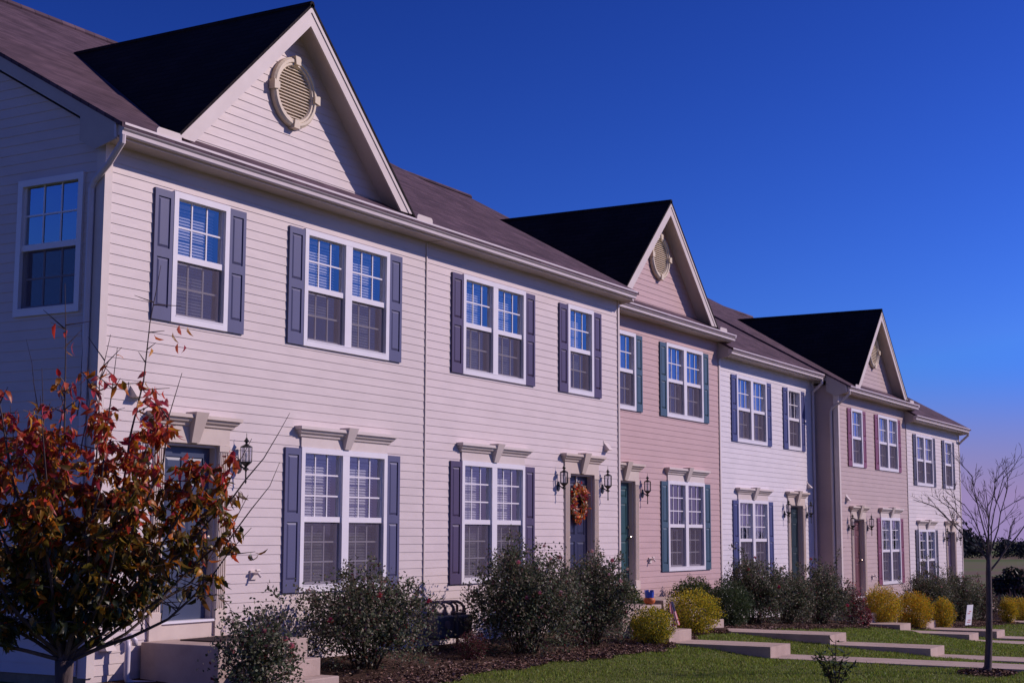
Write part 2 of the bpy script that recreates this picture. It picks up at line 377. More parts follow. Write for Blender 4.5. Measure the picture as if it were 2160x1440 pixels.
def make_shutter(T, root, org, xa, xb, za, zb, mat):
    mb = MB()
    def bx(x0, x1, y0, y1, z0, z1):
        p = T(x0, y0, z0); q = T(x1, y1, z1); mb.box(p[0], q[0], p[1], q[1], p[2], q[2])
    st = .052; h = zb - za; mid = za + h * .515
    bx(xa, xb, -.018, .0, za, zb)                                 # back board
    bx(xa, xa + st, -.034, -.018, za, zb); bx(xb - st, xb, -.034, -.018, za, zb)
    rails = [(za, za + .15), (mid - .055, mid + .055), (zb - .085, zb)]
    for a, b_ in rails: bx(xa + st, xb - st, -.034, -.018, a, b_)
    for a, b_ in ((rails[0][1], rails[1][0]), (rails[1][1], rails[2][0])):
        i0, i1, j0, j1 = xa + st + .008, xb - st - .008, a + .01, b_ - .01; c = .026
        o = [T(i0, -.0185, j0), T(i1, -.0185, j0), T(i1, -.0185, j1), T(i0, -.0185, j1)]
        n = [T(i0 + c, -.032, j0 + c), T(i1 - c, -.032, j0 + c), T(i1 - c, -.032, j1 - c), T(i0 + c, -.032, j1 - c)]
        mb.add(o + n, [(4, 5, 6, 7), (0, 1, 5, 4), (1, 2, 6, 5), (2, 3, 7, 6), (3, 0, 4, 7)])
    return mb.build('shutter', mat, root, org)

def make_lantern(T, root, org, x, zt):
    """carriage lantern: plate, arm, glazed cage, finial, tail"""
    mb = MB(); c = T(x, -.115, zt - .30); X, Y, Z = c
    p = T(x, 0, zt - .40); zt = Z + .30
    mb.tube([(p[0], p[1] + .0, p[2]), (p[0], p[1] - .018, p[2])], [.052, .046], 12)
    # make the plate taller than wide
    for i in range(len(mb.v) - 24, len(mb.v)):
        v = mb.v[i]; mb.v[i] = (v[0], v[1], p[2] + (v[2] - p[2]) * 1.7)
    mb.tube([(p[0], p[1] - .015, p[2] + .02), (p[0], p[1] - .07, p[2] - .015), (X, Y, Z - .115)], .011, 6)
    # roof, cage rails, bottom
    mb.tube_profile((X, Y, zt), [(.003, 0), (.004, -.055), (.012, -.06), (.016, -.075), (.034, -.095), (.034, -.10), (.014, -.115), (.012, -.125), (.028, -.14), (.058, -.155), (.072, -.165), (.072, -.172), (.02, -.172)], 8)
    zt2, zb2 = zt - .172, zt - .345
    for k in range(6):
        a = math.pi / 3 * k + .3
        u = (math.cos(a), math.sin(a))
        mb.tube([(X + .067 * u[0], Y + .067 * u[1], zt2), (X + .067 * u[0], Y + .067 * u[1], zb2)], .0055, 4)
    mb.tube_profile((X, Y, zb2), [(.02, .004), (.070, .004), (.070, -.006), (.045, -.03), (.018, -.055), (.012, -.065), (.036, -.085), (.036, -.092), (.014, -.105), (.009, -.12), (.009, -.22), (.013, -.225), (.013, -.24), (.003, -.262)], 8)
    o = mb.build('wall_lantern', 'black_iron', root, org)
    g = MB()
    for k in range(6):
        a = math.pi / 3 * k + .3; b_ = a + math.pi / 3; r = .064
        g.quad((X + r * math.cos(a), Y + r * math.sin(a), zb2), (X + r * math.cos(b_), Y + r * math.sin(b_), zb2), (X + r * math.cos(b_), Y + r * math.sin(b_), zt2), (X + r * math.cos(a), Y + r * math.sin(a), zt2))
    g.build('lantern_glass', 'lamp_glass', o, org)
    q = MB(); q.tube_profile((X, Y, zb2), [(.012, .0), (.012, .06), (.017, .075), (.016, .10), (.004, .125)], 8)
    q.build('bulb', 'blind_white', o, org)
    return o

def make_door(T, root, org, xa, xb, za, zb, mat, swing_right=True):
    mb = MB(); d = .10
    def bx(m_, x0, x1, y0, y1, z0, z1):
        p = T(x0, y0, z0); q = T(x1, y1, z1); m_.box(p[0], q[0], p[1], q[1], p[2], q[2])
    w = xb - xa; st = .11; cs = .10; pw = (w - 2 * st - cs) / 2
    zr = [(za + .24, za + .86), (za + .98, za + 1.58), (za + 1.70, zb - .12)]
    bx(mb, xa, xb, d + .012, d + .04, za, zb)
    # stiles and rails in front of the recessed field
    for (a, b_) in ((xa, xa + st), (xa + st + pw, xa + st + pw + cs), (xb - st, xb)): bx(mb, a, b_, d, d + .012, za, zb)
    prev = za
    for (z0, z1) in zr + [(zb, zb)]:
        for k in (0, 1):
            x0 = xa + st + k * (pw + cs); bx(mb, x0, x0 + pw, d, d + .012, prev, z0)
            if z1 > z0:
                i0, i1, j0, j1 = x0 + .012, x0 + pw - .012, z0 + .012, z1 - .012; c = .03
                o = [T(i0, d + .0115, j0), T(i1, d + .0115, j0), T(i1, d + .0115, j1), T(i0, d + .0115, j1)]
                n = [T(i0 + c, d + .001, j0 + c), T(i1 - c, d + .001, j0 + c), T(i1 - c, d + .001, j1 - c), T(i0 + c, d + .001, j1 - c)]
                mb.add(o + n, [(4, 5, 6, 7), (0, 1, 5, 4), (1, 2, 6, 5), (2, 3, 7, 6), (3, 0, 4, 7)])
        prev = z1
    o = mb.build('door', mat, root, org)
    k = MB(); xk = xb - .06
    p = T(xk, d, za + .93); k.tube([(p[0], p[1] - .0, p[2]), (p[0], p[1] - .04, p[2])], .012, 8)
    k.tube([(p[0], p[1] - .035, p[2]), (p[0], p[1] - .05, p[2]), (p[0], p[1] - .075, p[2]), (p[0], p[1] - .085, p[2])], [.014, .03, .03, .012], 10)
    k.build('door_knob', 'brass', o, org)
    k = MB(); p = T(xk, d, za + 1.13); k.tube([(p[0], p[1], p[2]), (p[0], p[1] - .025, p[2])], .03, 10)
    k.build('deadbolt', 'brass', o, org)
    s = MB(); bx(s, xa - .02, xb + .06, -.035, .14, za - .028, za - .002)
    s.build('door_sill', 'trim_white', o, org)
    return o

def siding_strips(mb, T, xa_of, xb_of, z0, z1, openings, t=.0075, pitch=PITCH, zbase=None):
    """clapboard courses between z0 and z1; xa_of(z), xb_of(z): limits; openings (xa, xb, za, zb)"""
    zb_ = z0 if zbase is None else zbase
    n0 = int(math.floor((z0 - zb_) / pitch + 1e-6))
    z = zb_ + n0 * pitch
    while z < z1 - 1e-4:
        zt = min(z + pitch, z1); zlo = max(z, z0)
        cuts = sorted({zlo, zt} | {c for o in openings for c in (o[2], o[3]) if zlo < c < zt})
        for a, b_ in zip(cuts[:-1], cuts[1:]):
            zmid = (a + b_) / 2
            def yo(zz): return -t * (1 - (zz - z) / pitch) - .001
            hol = sorted([(o[0], o[1]) for o in openings if o[2] < zmid < o[3]])
            segs = []; cur = 'L'
            xl = (xa_of(a), xa_of(b_)); xr = (xb_of(a), xb_of(b_)); left = xl
            for h0, h1 in hol:
                if left[0] < h0: segs.append((left, (h0, h0)))
                left = (h1, h1)
            segs.append((left, xr))
            for (l0, l1), (r0, r1) in segs:
                if r0 <= l0: continue
                r1 = max(r1, l1)
                mb.quad(T(l0, yo(a), a), T(r0, yo(a), a), T(r1, yo(b_), b_), T(l1, yo(b_), b_))
                if abs(a - z) < 1e-6:   # lip under the course
                    mb.quad(T(l0, 0.001, a), T(r0, 0.001, a), T(r0, yo(a), a), T(l0, yo(a), a))
        z += pitch

for hi, H in enumerate(HOUSES):
    x0, y0, dz = H['x0'], H['y0'], H['dz']; org = (x0 + W / 2, y0, dz)
    root = empty('townhouse', org); tag(root, H['label'], 'townhouse', 'row of attached townhouses')
    H['root'] = root
    mir = H['mir']
    def T(x, y, z, x0=x0, y0=y0, dz=dz, mir=mir): return (x0 + (W - x if mir else x), y0 + y, z + dz)
    def TN(x, y, z, x0=x0, y0=y0, dz=dz): return (x0 + x, y0 + y, z + dz)   # not mirrored
    wm = 'siding_' + H['wall']
    # ---- front wall with openings
    op = [(1.07, 2.045, 4.0, 5.53), (3.53, 5.46, 4.0, 5.53), (3.545, 5.465, .87, 2.84), (.885, 2.155, .30, 2.84)]
    w = MB()
    def bxw(mb, x0_, x1_, ya, yb, z0_, z1_, TT_=T):
        p = TT_(x0_, ya, z0_); q = TT_(x1_, yb, z1_); mb.box(p[0], q[0], p[1], q[1], p[2], q[2])
    opm = [(W - b_, W - a, c, d_) for a, b_, c, d_ in op] if mir else op
    siding_strips(w, TN, lambda z: .0, lambda z: W, ZB, ZT, opm)
    # thick wall behind the siding, dark rooms behind the windows
    xs = sorted({0, W} | {v for o in opm for v in o[:2]}); zs = sorted({-.2, ZT + .1} | {v for o in opm for v in o[2:]})
    for a, b_ in zip(xs[:-1], xs[1:]):
        for c, d_ in zip(zs[:-1], zs[1:]):
            mxx, mzz = (a + b_) / 2, (c + d_) / 2
            if any(o[0] < mxx < o[1] and o[2] < mzz < o[3] for o in opm): continue
            p = TN(a, .002, c); q = TN(b_, .12, d_)
            w.quad((p[0], p[1], p[2]), (q[0], p[1], p[2]), (q[0], p[1], q[2]), (p[0], p[1], q[2]))
    w.cur = 1
    for i, o in enumerate(opm):
        a, b_, c, d_ = o; D = .7 if i != 3 else .25
        P = [TN(a, .08, c), TN(b_, .08, c), TN(b_, .08, d_), TN(a, .08, d_)]; Q = [TN(a, D, c), TN(b_, D, c), TN(b_, D, d_), TN(a, D, d_)]
        w.add(P + Q, [(4, 5, 6, 7), (0, 1, 5, 4), (1, 2, 6, 5), (2, 3, 7, 6), (3, 0, 4, 7)])
    # side walls and back
    w.cur = 0
    depth_back = 2 * RY - y0
    ro = roofz(0) - .05
    if hi in (0, 4, 5):
        def side(sx, ymax):
            def TS(u, y, z): return (x0 + sx + (y if sx < .1 else -y), u + y0, z + dz)
            hol = []
            if hi == 0: hol = [(.29, 1.31, 4.0, 5.56)]
            zpk = RZ + dz - dz
            def yl(z): return 0. if z < ro - .2 else (z - (ro - .2)) / SL
            def yr(z): return ymax if z < ro - .2 else ymax - (z - (ro - .2)) / SL
            top = ro - .2 + SL * ymax / 2 if ymax > 3 else ZT + .15
            siding_strips(w, TS, yl if ymax > 3 else (lambda z: 0.), yr if ymax > 3 else (lambda z: ymax), ZB, top - .02, hol)
            P = [(x0 + sx + (.002 if sx < .1 else -.002), y0 + yy, zz + dz) for yy, zz in ([(0, -.4), (ymax, -.4), (ymax, ro), (ymax / 2, ro + SL * ymax / 2), (0, ro)] if ymax > 3 else [(0, -.4), (ymax, -.4), (ymax, ZT + .2), (0, ZT + .2)])]
            if hi != 0: w.quad(*P)
        if hi == 0: side(0., 2 * RY)
        if hi == 4: side(0., .66)
        if hi == 5: side(W, 2 * RY)
    if hi == 0:
        w.cur = 1
        P = [(.08, .29, 4.0), (.08, 1.31, 4.0), (.08, 1.31, 5.56), (.08, .29, 5.56)]; Q = [(.8, b_, c) for _, b_, c in P]
        w.add(P + Q, [(4, 5, 6, 7), (0, 1, 5, 4), (1, 2, 6, 5), (2, 3, 7, 6), (3, 0, 4, 7)])
        w.cur = 0
    wall = w.build('wall', [wm, 'dark_room'], root, org)
    bw = MB(); bw.box(x0, x0 + W, 2 * RY - .1, 2 * RY, dz - .4, 6 + dz); bw.build('back_wall', wm, root, org)
    fd = MB()
    if hi in (0,): fd.box(.02, W, .02, .2, -1., ZB + .01); fd.box(.02, .2, .2, 2 * RY, -1., ZB + .01)
    elif hi == 4: fd.box(x0 + .02, x0 + W, .02, .2, dz - 1., ZB + dz + .01); fd.box(x0 + .02, x0 + .2, .2, .66, dz - 1, ZB + dz + .01)
    else: fd.box(x0, x0 + W - .02, y0 + .02, y0 + .2, dz - 1., ZB + dz + .01)
    fd.build('foundation', 'foundation', root, org)
    # ---- corner trim
    def corner(x_a, x_b, ya, yb, z_a, z_b):
        ct = MB(); ct.box(x_a, x_b, ya, yb, z_a, z_b); ct.build('corner_trim', 'trim_cream' if hi != 3 else 'trim_white', root, org)
    if hi in (0, 4):
        ct = MB(); ct.box(x0 - .02, x0 + .085, y0 - .028, y0, ZB + dz - .01, ZT + dz); ct.box(x0 - .028, x0 - .002, y0 - .0281, y0 + .10, ZB + dz - .012, ZT + dz)
        ct.build('corner_trim', 'trim_cream', root, org)
        corner(x0 + W - .028, x0 + W - .002, y0 - .024, y0 - .001, ZB + dz, ZT + dz)
    if hi in (1, 2, 5, 3): corner(x0 + W - .062, x0 + W, y0 - .026, y0 + .02, ZB + dz - .01, ZT + dz)
    if hi == 3: corner(x0, x0 + .035, y0 - .024, y0 - .001, ZB + dz, ZT + dz)
    # ---- windows
    make_window(T, root, org, 1.07, 2.045, 4.0, 5.53, 1, 2, H['cov'])
    make_window(T, root, org, 3.53, 5.46, 4.0, 5.53, 2, 2, H['cov'])
    make_window(T, root, org, 3.545, 5.465, .87, 2.70, 2, 3, H['cov'] if hi not in (2, 5) else None)
    if hi == 0:
        def TSd(x, y, z): return (0. + y, x, z)
        make_window(TSd, root, org, .29, 1.31, 4.0, 5.56, 1, 2, None)
    for a, b_, c, d_ in ((.76, 1.065, 4.0, 5.51), (2.05, 2.352, 4.0, 5.51), (3.21, 3.525, 4.0, 5.51), (5.465, 5.775, 4.0, 5.51), (3.22, 3.54, .87, 2.68), (5.47, 5.78, .87, 2.68)):
        make_shutter(T, root, org, a, b_, c, d_, 'shutter_' + H['sh'])
    # ---- window head
    hd = MB(); bxw(hd, 3.545, 5.465, -.028, .01, 2.702, 2.838); crown(hd, T, 3.545, 5.465, 2.825, 0)
    keystone(hd, T, 4.50, 2.705, 2.99, .062, .105, .06, .165)
    hd.build('window_head', 'trim_cream', root, org)
    # ---- door surround
    ds = MB()
    for a, b_ in ((.885, 1.062), (1.978, 2.155)):
        bxw(ds, a, b_, -.022, .1, .42, 2.63)
        bxw(ds, a - .008, b_ + .008, -.04, .0, .40, .72)
        for k in range(5):
            xx = a + .022 + k * (b_ - a - .044) / 4; bxw(ds, xx - .008, xx + .008, -.034, -.022, .74, 2.55)
        bxw(ds, a - .006, b_ + .006, -.038, .0, 2.56, 2.63)
    bxw(ds, .885, 2.155, -.028, .1, 2.632, 2.83); crown(ds, T, .885, 2.155, 2.825, 0)
    keystone(ds, T, 1.52, 2.64, 2.99, .065, .108, .06, .165)
    bxw(ds, 1.062, 1.978, -.01, .2, .38, .590)       # riser board under the sill
    bxw(ds, 1.062, 1.09, .02, .14, .62, 2.63); bxw(ds, 1.95, 1.978, .02, .14, .62, 2.63); bxw(ds, 1.09, 1.95, .02, .14, 2.60, 2.631)
    ds.build('door_surround', 'trim_stone', root, org)
    make_door(T, root, org, 1.09, 1.95, .62, 2.60, 'door_' + H['door'])
    for xl in (2.36, .70):
        make_lantern(T, root, org, xl, 2.80)
    # hose bib cover and dryer vents
    def vent_hood(x, z, name='dryer_vent'):
        v = MB(); a = .075
        pts = [T(x - a, 0, z - a), T(x + a, 0, z - a), T(x + a, 0, z + a), T(x - a, 0, z + a), T(x - a, -.12, z - a * .9), T(x + a, -.12, z - a * .9)]
        v.add(pts, [(0, 1, 2, 3), (3, 2, 5, 4), (0, 3, 4), (1, 5, 2), (0, 4, 5, 1)]); bxw(v, x - a - .02, x + a + .02, -.012, .0, z - a - .02, z + a + .02)
        v.build(name, 'trim_cream', root, org)
    vent_hood(.56, 3.16)
    if hi == 0: vent_hood(.24, .43)
    hb = MB(); bxw(hb, 2.60, 2.73, -.03, 0, 1.05, 1.16); p = T(2.66, -.03, 1.12)
    hb.tube([p, (p[0], p[1] - .07, p[2]), (p[0] + .01, p[1] - .10, p[2] - .04)], .017, 8); hb.tube([(p[0] - .035, p[1] - .06, p[2] + .04), (p[0] + .035, p[1] - .06, p[2] + .04)], .016, 8)
    hb.build('hose_bib', 'trim_cream', root, org)
    # ---- main roof
    xa = x0 - (.16 if hi == 0 else .10 if hi in (3, 4, 5) else 0.0); xb = x0 + W + (.16 if hi == 5 else .08 if hi in (1,) else .06 if hi in (2, 3, 4) else 0.)
    rf = MB(); t_ = .05
    def rz(y): return roofz(y - y0) + dz
    ye = y0 - .385; yk = 2 * RY + .4
    zr_ = rz(RY); A = [(xa, ye, rz(ye)), (xb, ye, rz(ye)), (xb, RY, zr_), (xa, RY, zr_), (xb, yk, zr_ - SL * (yk - RY)), (xa, yk, zr_ - SL * (yk - RY))]
    B = [(p[0], p[1], p[2] - t_) for p in A]
    rf.add(A + B, [(0, 1, 2, 3), (3, 2, 4, 5), (6, 9, 8, 7), (9, 11, 10, 8), (0, 6, 7, 1), (0, 3, 9, 6), (3, 5, 11, 9), (1, 7, 8, 2), (2, 8, 10, 4), (5, 4, 10, 11)])
    rf.tube([(xa, RY, zr_ + .0), (xb, RY, zr_ + .0)], .07, 6)
    roof = rf.build('roof', 'shingle_main', root, org)
    # rake boards / soffit / fascia
    fs = MB()
    fx0, fx1 = xa + .01, xb - .01
    fs.box(fx0, fx1, y0 - .285, y0 - .262, ZT + dz, 5.99 + dz)                 # fascia
    fs.build('fascia_board', 'gutter_metal', roof, org)
    sf = MB(); sf.box(fx0 + .01, fx1 - .01, y0 - .262, y0 - .001, ZT + dz, ZT + dz + .02); sf.build('soffit', 'soffit_vinyl', roof, org)
    if hi in (0, 3, 4, 5):
        # boxed eave return and rake board on the left end
        sf = MB(); xo = xa + .012
        poly = [(xo, y0 - .28, ZT + dz - .02), (xo, y0 + .02, ZT + dz - .10), (xo, y0 + .26, ZT + dz + .03), (xo, y0 + .26, rz(y0 + .26) - .052), (xo, y0 - .28, rz(y0 - .28) - .052)]
        sf.prism(poly, (.02, 0, 0))
        yend = RY if hi == 0 else RY
        P = [(xo + .001, y0 + .2, rz(y0 + .2) - .051), (xo + .001, yend, rz(yend) - .051), (xo + .001, yend, rz(yend) - .21), (xo + .001, y0 + .2, rz(y0 + .2) - .21)]
        sf.prism(P, (.022, 0, 0))
        P = [(xo, RY, zr_ - .051), (xo, yk - .02, zr_ - SL * (yk - RY) - .051), (xo, yk - .02, zr_ - SL * (yk - RY) - .26), (xo, RY, zr_ - .21)]
        if hi == 0: sf.prism(P, (.022, 0, 0))
        P = [(xo + .02, y0, rz(y0) - .24), (xo + .02, RY, zr_ - .24), (x0 + .01, RY, zr_ - .24), (x0 + .01, y0, rz(y0) - .24)]
        sf.quad(*P); sf.build('rake_board', 'soffit_vinyl', roof, org)
    if hi in (2, 4, 1, 5, 3):
        sf = MB(); xo = xb - .034
        poly = [(xo, y0 - .28, ZT + dz - .02), (xo, y0 + .02, ZT + dz - .06), (xo, y0 + .26, ZT + dz + .03), (xo, y0 + .26, rz(y0 + .26) - .052), (xo, y0 - .28, rz(y0 - .28) - .052)]
        sf.prism(poly, (.02, 0, 0))
        P = [(xo + .001, y0 + .2, rz(y0 + .2) - .051), (xo + .001, RY, zr_ - .051), (xo + .001, RY, zr_ - .21), (xo + .001, y0 + .2, rz(y0 + .2) - .21)]
        sf.prism(P, (.018, 0, 0)); sf.build('rake_board', wm, roof, org)
    # ---- gutter (K profile swept along X)
    gx0 = {0: -.12, 1: W, 2: 2 * W + .0, 3: 3 * W - .10, 4: 4 * W - .30, 5: 5 * W - .12}[hi]
    gx1 = {0: W, 1: 2 * W + .02, 2: 3 * W + .12, 3: 4 * W - .19, 4: 5 * W + .20, 5: 6 * W + .03}[hi]
    if hi == 4: gx0 = 4 * W - .05
    prof = [(-.287, 5.985), (-.287, 5.874), (-.335, 5.868), (-.350, 5.880), (-.354, 5.918), (-.372, 5.932), (-.380, 5.940), (-.382, 5.972), (-.392, 5.978), (-.392, 6.003), (-.372, 6.003), (-.368, 5.95), (-.340, 5.925), (-.335, 5.885), (-.297, 5.89), (-.297, 5.985)]
    g = MB()
    n = len(prof); vs = [(x, y0 + a, b_ + dz) for x in (gx0, gx1) for a, b_ in prof]
    g.add(vs, [(i, (i + 1) % n, (i + 1) % n + n, i + n) for i in range(n)])
    endp = [(gx0, y0 + a, b_ + dz) for a, b_ in prof[:10]]; g.quad(*endp); g.quad(*[(gx1, p[1], p[2]) for p in endp][::-1])
    gut = g.build('gutter', 'gutter_metal', root, org)
    if H['gable']:
        cx = x0 + W / 2 - .03
        for sgn in (-1, 1):
            sx = cx + sgn * 2.62; q = MB(); zz = 6.0 + dz
            ol = [(-.2, .0), (.2, .0), (.2, .07), (.17, .10), (-.17, .10), (-.2, .07)]
            q.prism([(sx + a, y0 - .384, zz + b_ - .02) for a, b_ in ol], (0, .012, 0))
            q.build('splash_guard', 'trim_cream', gut, org)
    # downspouts
    dsn = None
    if hi == 0: pts = [(-.09, -.33, 5.88), (-.09, -.33, 5.80), (-.06, -.12, 5.60), (-.055, .10, 5.42), (-.055, .14, 5.34), (-.055, .14, .12)]
    elif hi == 3: pts = [(gx1 - .06, y0 - .33, 5.88 + dz), (gx1 - .06, y0 - .33, 5.78 + dz), (gx1 - .0, y0 - .06, 5.56 + dz), (gx1 + .03, y0 - .045, 5.48 + dz), (gx1 + .03, y0 - .045, .1 + dz)]
    elif hi == 4: pts = [(gx0 + .04, -.33, 5.88 + dz), (gx0 + .04, -.33, 5.80 + dz), (x0 - .06, -.12, 5.60 + dz), (x0 - .055, .12, 5.45 + dz), (x0 - .055, .16, 5.36 + dz), (x0 - .055, .16, .12 + dz)]
    elif hi == 5: pts = [(gx1 - .05, -.33, 5.88 + dz), (gx1 - .05, -.33, 5.80 + dz), (gx1 - .04, -.08, 5.58 + dz), (gx1 - .03, .0, 5.5 + dz), (gx1 + .03, .06, 5.42 + dz), (gx1 + .03, .06, .1 + dz)]
    else: pts = None
    if pts:
        q = MB(); q.tube(pts, .036, 8); q.build('downspout', 'gutter_metal' if hi != 4 else 'trim_cream', gut, org)
    # ---- gable
    if H['gable']:
        gs = .955; az = 8.40 + dz; ov = .31; cx = x0 + W / 2 - .03
        yf = y0 - ov
        def zg(x): return az - gs * abs(x - cx)
        # front valley foot: gable plane meets main roof at the overhang
        zf = rz(yf) + .01; hx = (az - zf) / gs; ytip = y0 - .38 + (az - dz - 6.0) / SL
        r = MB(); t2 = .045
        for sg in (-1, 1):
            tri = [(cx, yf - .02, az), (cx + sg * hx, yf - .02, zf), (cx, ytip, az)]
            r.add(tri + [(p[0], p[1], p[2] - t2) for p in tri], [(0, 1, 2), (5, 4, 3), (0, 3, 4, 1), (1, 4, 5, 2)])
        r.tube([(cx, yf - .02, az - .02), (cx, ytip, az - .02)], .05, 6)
        gr = r.build('gable_roof', 'shingle_gable_shade', root, org)
        # rake boards on the front
        rk = MB(); dv = .255; zc = rz(yf) + .03
        for sg in (-1, 1):
            def px(z, off): return cx + sg * (az - off - z) / gs
            o0 = .048
            P = [(cx, yf, az - o0), (px(zc, o0), yf, zc), (px(zc, o0 + dv), yf, zc), (cx, yf, az - o0 - dv)]
            rk.prism(P, (0, .03, 0))
            P = [(cx, yf - .012, az - o0 + .002), (px(zc, o0) , yf - .012, zc), (px(zc, o0 + .075), yf - .012, zc), (cx, yf - .012, az - o0 - .075)]
            rk.prism(P, (0, .0115, 0))
        rk.build('rake_board', 'trim_cream', gr, org)
        # soffit under the overhang
        sfm = MB(); 
        for sg in (-1, 1):
            zc2 = rz(yf) + .02
            P = [(cx, yf + .03, az - .19), (cx + sg * (az - .19 - zc2) / gs, yf + .03, zc2), (cx + sg * (az - .19 - zc2) / gs, y0 + .02, zc2), (cx, y0 + .02, az - .19)]
            sfm.quad(*P); sfm.quad(*[(p[0], p[1], p[2] + .02) for p in P])
        sfm.build('gable_soffit', 'trim_cream', gr, org)
        gw = MB(); zlo = roofz(0) - .02
        def TG(x, y, z): return (x, y0 + y, z + dz)
        siding_strips(gw, TG, lambda z: cx - max(0, (az - dz - .17 - z)) / gs, lambda z: cx + max(0, (az - dz - .17 - z)) / gs, zlo, az - dz - .2, [], zbase=ZB)
        gw.quad(TG(cx - (az - dz - .17 - zlo) / gs, .002, zlo), TG(cx + (az - dz - .17 - zlo) / gs, .002, zlo), TG(cx, .002, az - dz - .17))
        gw.build('gable_wall', wm, root, org)
        # oval louvred vent with four blocks
        vt = MB(); vz = 7.25 + dz; n = 40; cxv = cx + .02
        prof = [(.46, 0.), (.46, -.05), (.43, -.075), (.395, -.075), (.385, -.055), (.36, -.055), (.345, -.03), (.345, .0)]
        ring = [[(cxv + r0 * .98 * math.cos(2 * math.pi * k / n), y0 - .014 + yy, vz + r0 * math.sin(2 * math.pi * k / n)) for k in range(n)] for r0, yy in prof]
        vs = [p for q in ring for p in q]; fcs = []
        for i in range(len(prof) - 1):
            for k in range(n): fcs.append((i * n + k, i * n + (k + 1) % n, (i + 1) * n + (k + 1) % n, (i + 1) * n + k))
        vt.add(vs, fcs)
        for k in range(4):
            a = math.pi / 2 * k; c_, s_ = math.cos(a), math.sin(a)
            ol = [(.365, -.042), (.365, .042), (.475, .062), (.475, -.062)]
            vt.prism([(cxv + u * c_ - v * s_, y0 - .014, vz + u * s_ + v * c_) for u, v in ol], (0, -.095, 0))
        ve = vt.build('gable_vent', 'vent_cream', root, org)
        lv = MB(); zz = vz - .33
        while zz < vz + .33:
            hw = math.sqrt(max(0.0, .35 ** 2 - (zz + .02 - vz) ** 2)) * .98
            if hw > .03: lv.quad((cxv - hw, y0 - .05, zz), (cxv + hw, y0 - .05, zz), (cxv + hw, y0 - .014, zz + .038), (cxv - hw, y0 - .014, zz + .038))
            zz += .042
        lv.build('louvre', 'vent_cream', ve, org)

# ------------------------------------------------------------------ concrete porches and walks
STEPLAB = ['concrete porch steps with a dark doormat behind the nearest rose bush', 'concrete porch steps with the small flag and the pumpkin on them',
           'concrete porch steps between the big yellow shrub and the round green shrub', 'concrete porch steps beside the orange-yellow shrub by the pearl house',
           'concrete porch steps between two orange-yellow shrubs by the tan house', 'farthest concrete porch steps at the end of the row']
for hi, H in enumerate(HOUSES):
    x0, y0, dz = H['x0'], H['y0'], H['dz']; c = x0 + (W - 1.52 if H['mir'] else 1.52)
    root = empty('porch_steps', (c, y0 - .8, dz)); tag(root, STEPLAB[hi], 'steps', 'concrete porch steps')
    org = (c, y0 - .8, dz)
    a = MB(); a.box(c - .77, c + .77, y0 - 1.15, y0 - .045, -1.2 + dz, .42 + dz); a.build('landing', 'concrete', root, org)
    for k, (ya, yb, zt) in enumerate(((1.57, 1.15, .235), (1.83, 1.57, .05))):
        s = MB(); s.box(c - .46, c + .46, y0 - ya, y0 - yb - .001, -1.2 + dz, zt + dz); s.build('step', 'concrete', root, org)
    for o in root.children:
        bv = o.modifiers.new('b', 'BEVEL'); bv.width = .012; bv.segments = 2
    # walk sections: (y start, y end, top)
    secs = {0: [(-1.83, -3.55, -.125), (-3.55, -9, -.27)], 1: [(-1.83, -3.55, -.125), (-3.55, -9.5, -.295)],
            2: [(-1.19, -3.52, -.115), (-3.52, -5.25, -.275), (-5.25, -9.5, -.425)], 3: [(-1.19, -2.01, -.475), (-2.01, -3.6, -.645), (-3.6, -9.5, -.81)],
            4: [(-1.83, -3.56, -.735), (-3.56, -9.5, -.895)], 5: [(-1.83, -3.6, -1.03), (-3.6, -9.5, -1.19)]}[hi]
    w = MB()
    for ya, yb, z in secs:
        yy = ya
        while yy > yb + .01:
            y2 = max(yy - 1.5, yb); w.box(c - .46, c + .46, y2 + .006, yy, z - .22, z); yy = y2
        w.box(c - .455, c + .455, yb + .01, ya, z - .23, z - .012)
    o = w.build('walkway', 'concrete', None, (c, -4, 0)); tag(o, kind='structure')
    H['c'] = c; H['secs'] = secs

def on_hard(x, y):
    m_ = np.zeros(x.shape, bool)
    for H in HOUSES:
        c = H['c']
        m_ |= (np.abs(x - c) < .47) & (y < -1.1)
        m_ |= (np.abs(x - c) < .78) & (y > H['y0'] - 1.16) & (y < H['y0'])
        m_ |= (np.abs(x - c) < .47) & (y > H['y0'] - 1.84) & (y < H['y0'])
    return m_
def bed_edge(x):
    x = np.asarray(x, float)
    return np.interp(x, [-3, 3, 5, 7, 9, 10.4, 12.5, 15, 17, 19.5, 23, 26.5, 30, 33, 38, 41], [-2.2, -2.15, -1.95, -2.0, -2.15, -2.1, -1.6, -1.5, -1.75, -1.7, -1.7, -1.9, -2.0, -2.05, -2.2, -2.1]) + .08 * np.sin(x * 3.1) + .05 * np.sin(x * 7.7)
# mulch bed sheet
xs = np.arange(-2, 40.5, .25); ts = np.linspace(0, 1, 11)
BX = np.repeat(xs[:, None], 11, 1); BY = .15 + (bed_edge(BX) - .15) * ts[None] 
BY = np.where((BX > 12.9) & (BX < 25.8) & (ts[None] == 0), .8, BY)
BZ = gz(BX, BY) + .03 * (1 - ts[None] ** 6) + .004
V = np.stack([BX.ravel(), BY.ravel(), BZ.ravel()], 1); n_ = 11
I = (np.arange(len(xs) - 1)[:, None] * n_ + np.arange(n_ - 1)[None]).ravel(); F = np.stack([I, I + n_, I + n_ + 1, I + 1], 1)
noisy('mulch', [(.025, .014, .010), (.07, .040, .028), (.13, .08, .06)], 22, .95, .1, bump=.9, bscale=60, bdist=.03)
bed = npmesh('mulch_bed', V, F, ['mulch'], org=(0, 0, 0)); tag(bed, kind='structure')

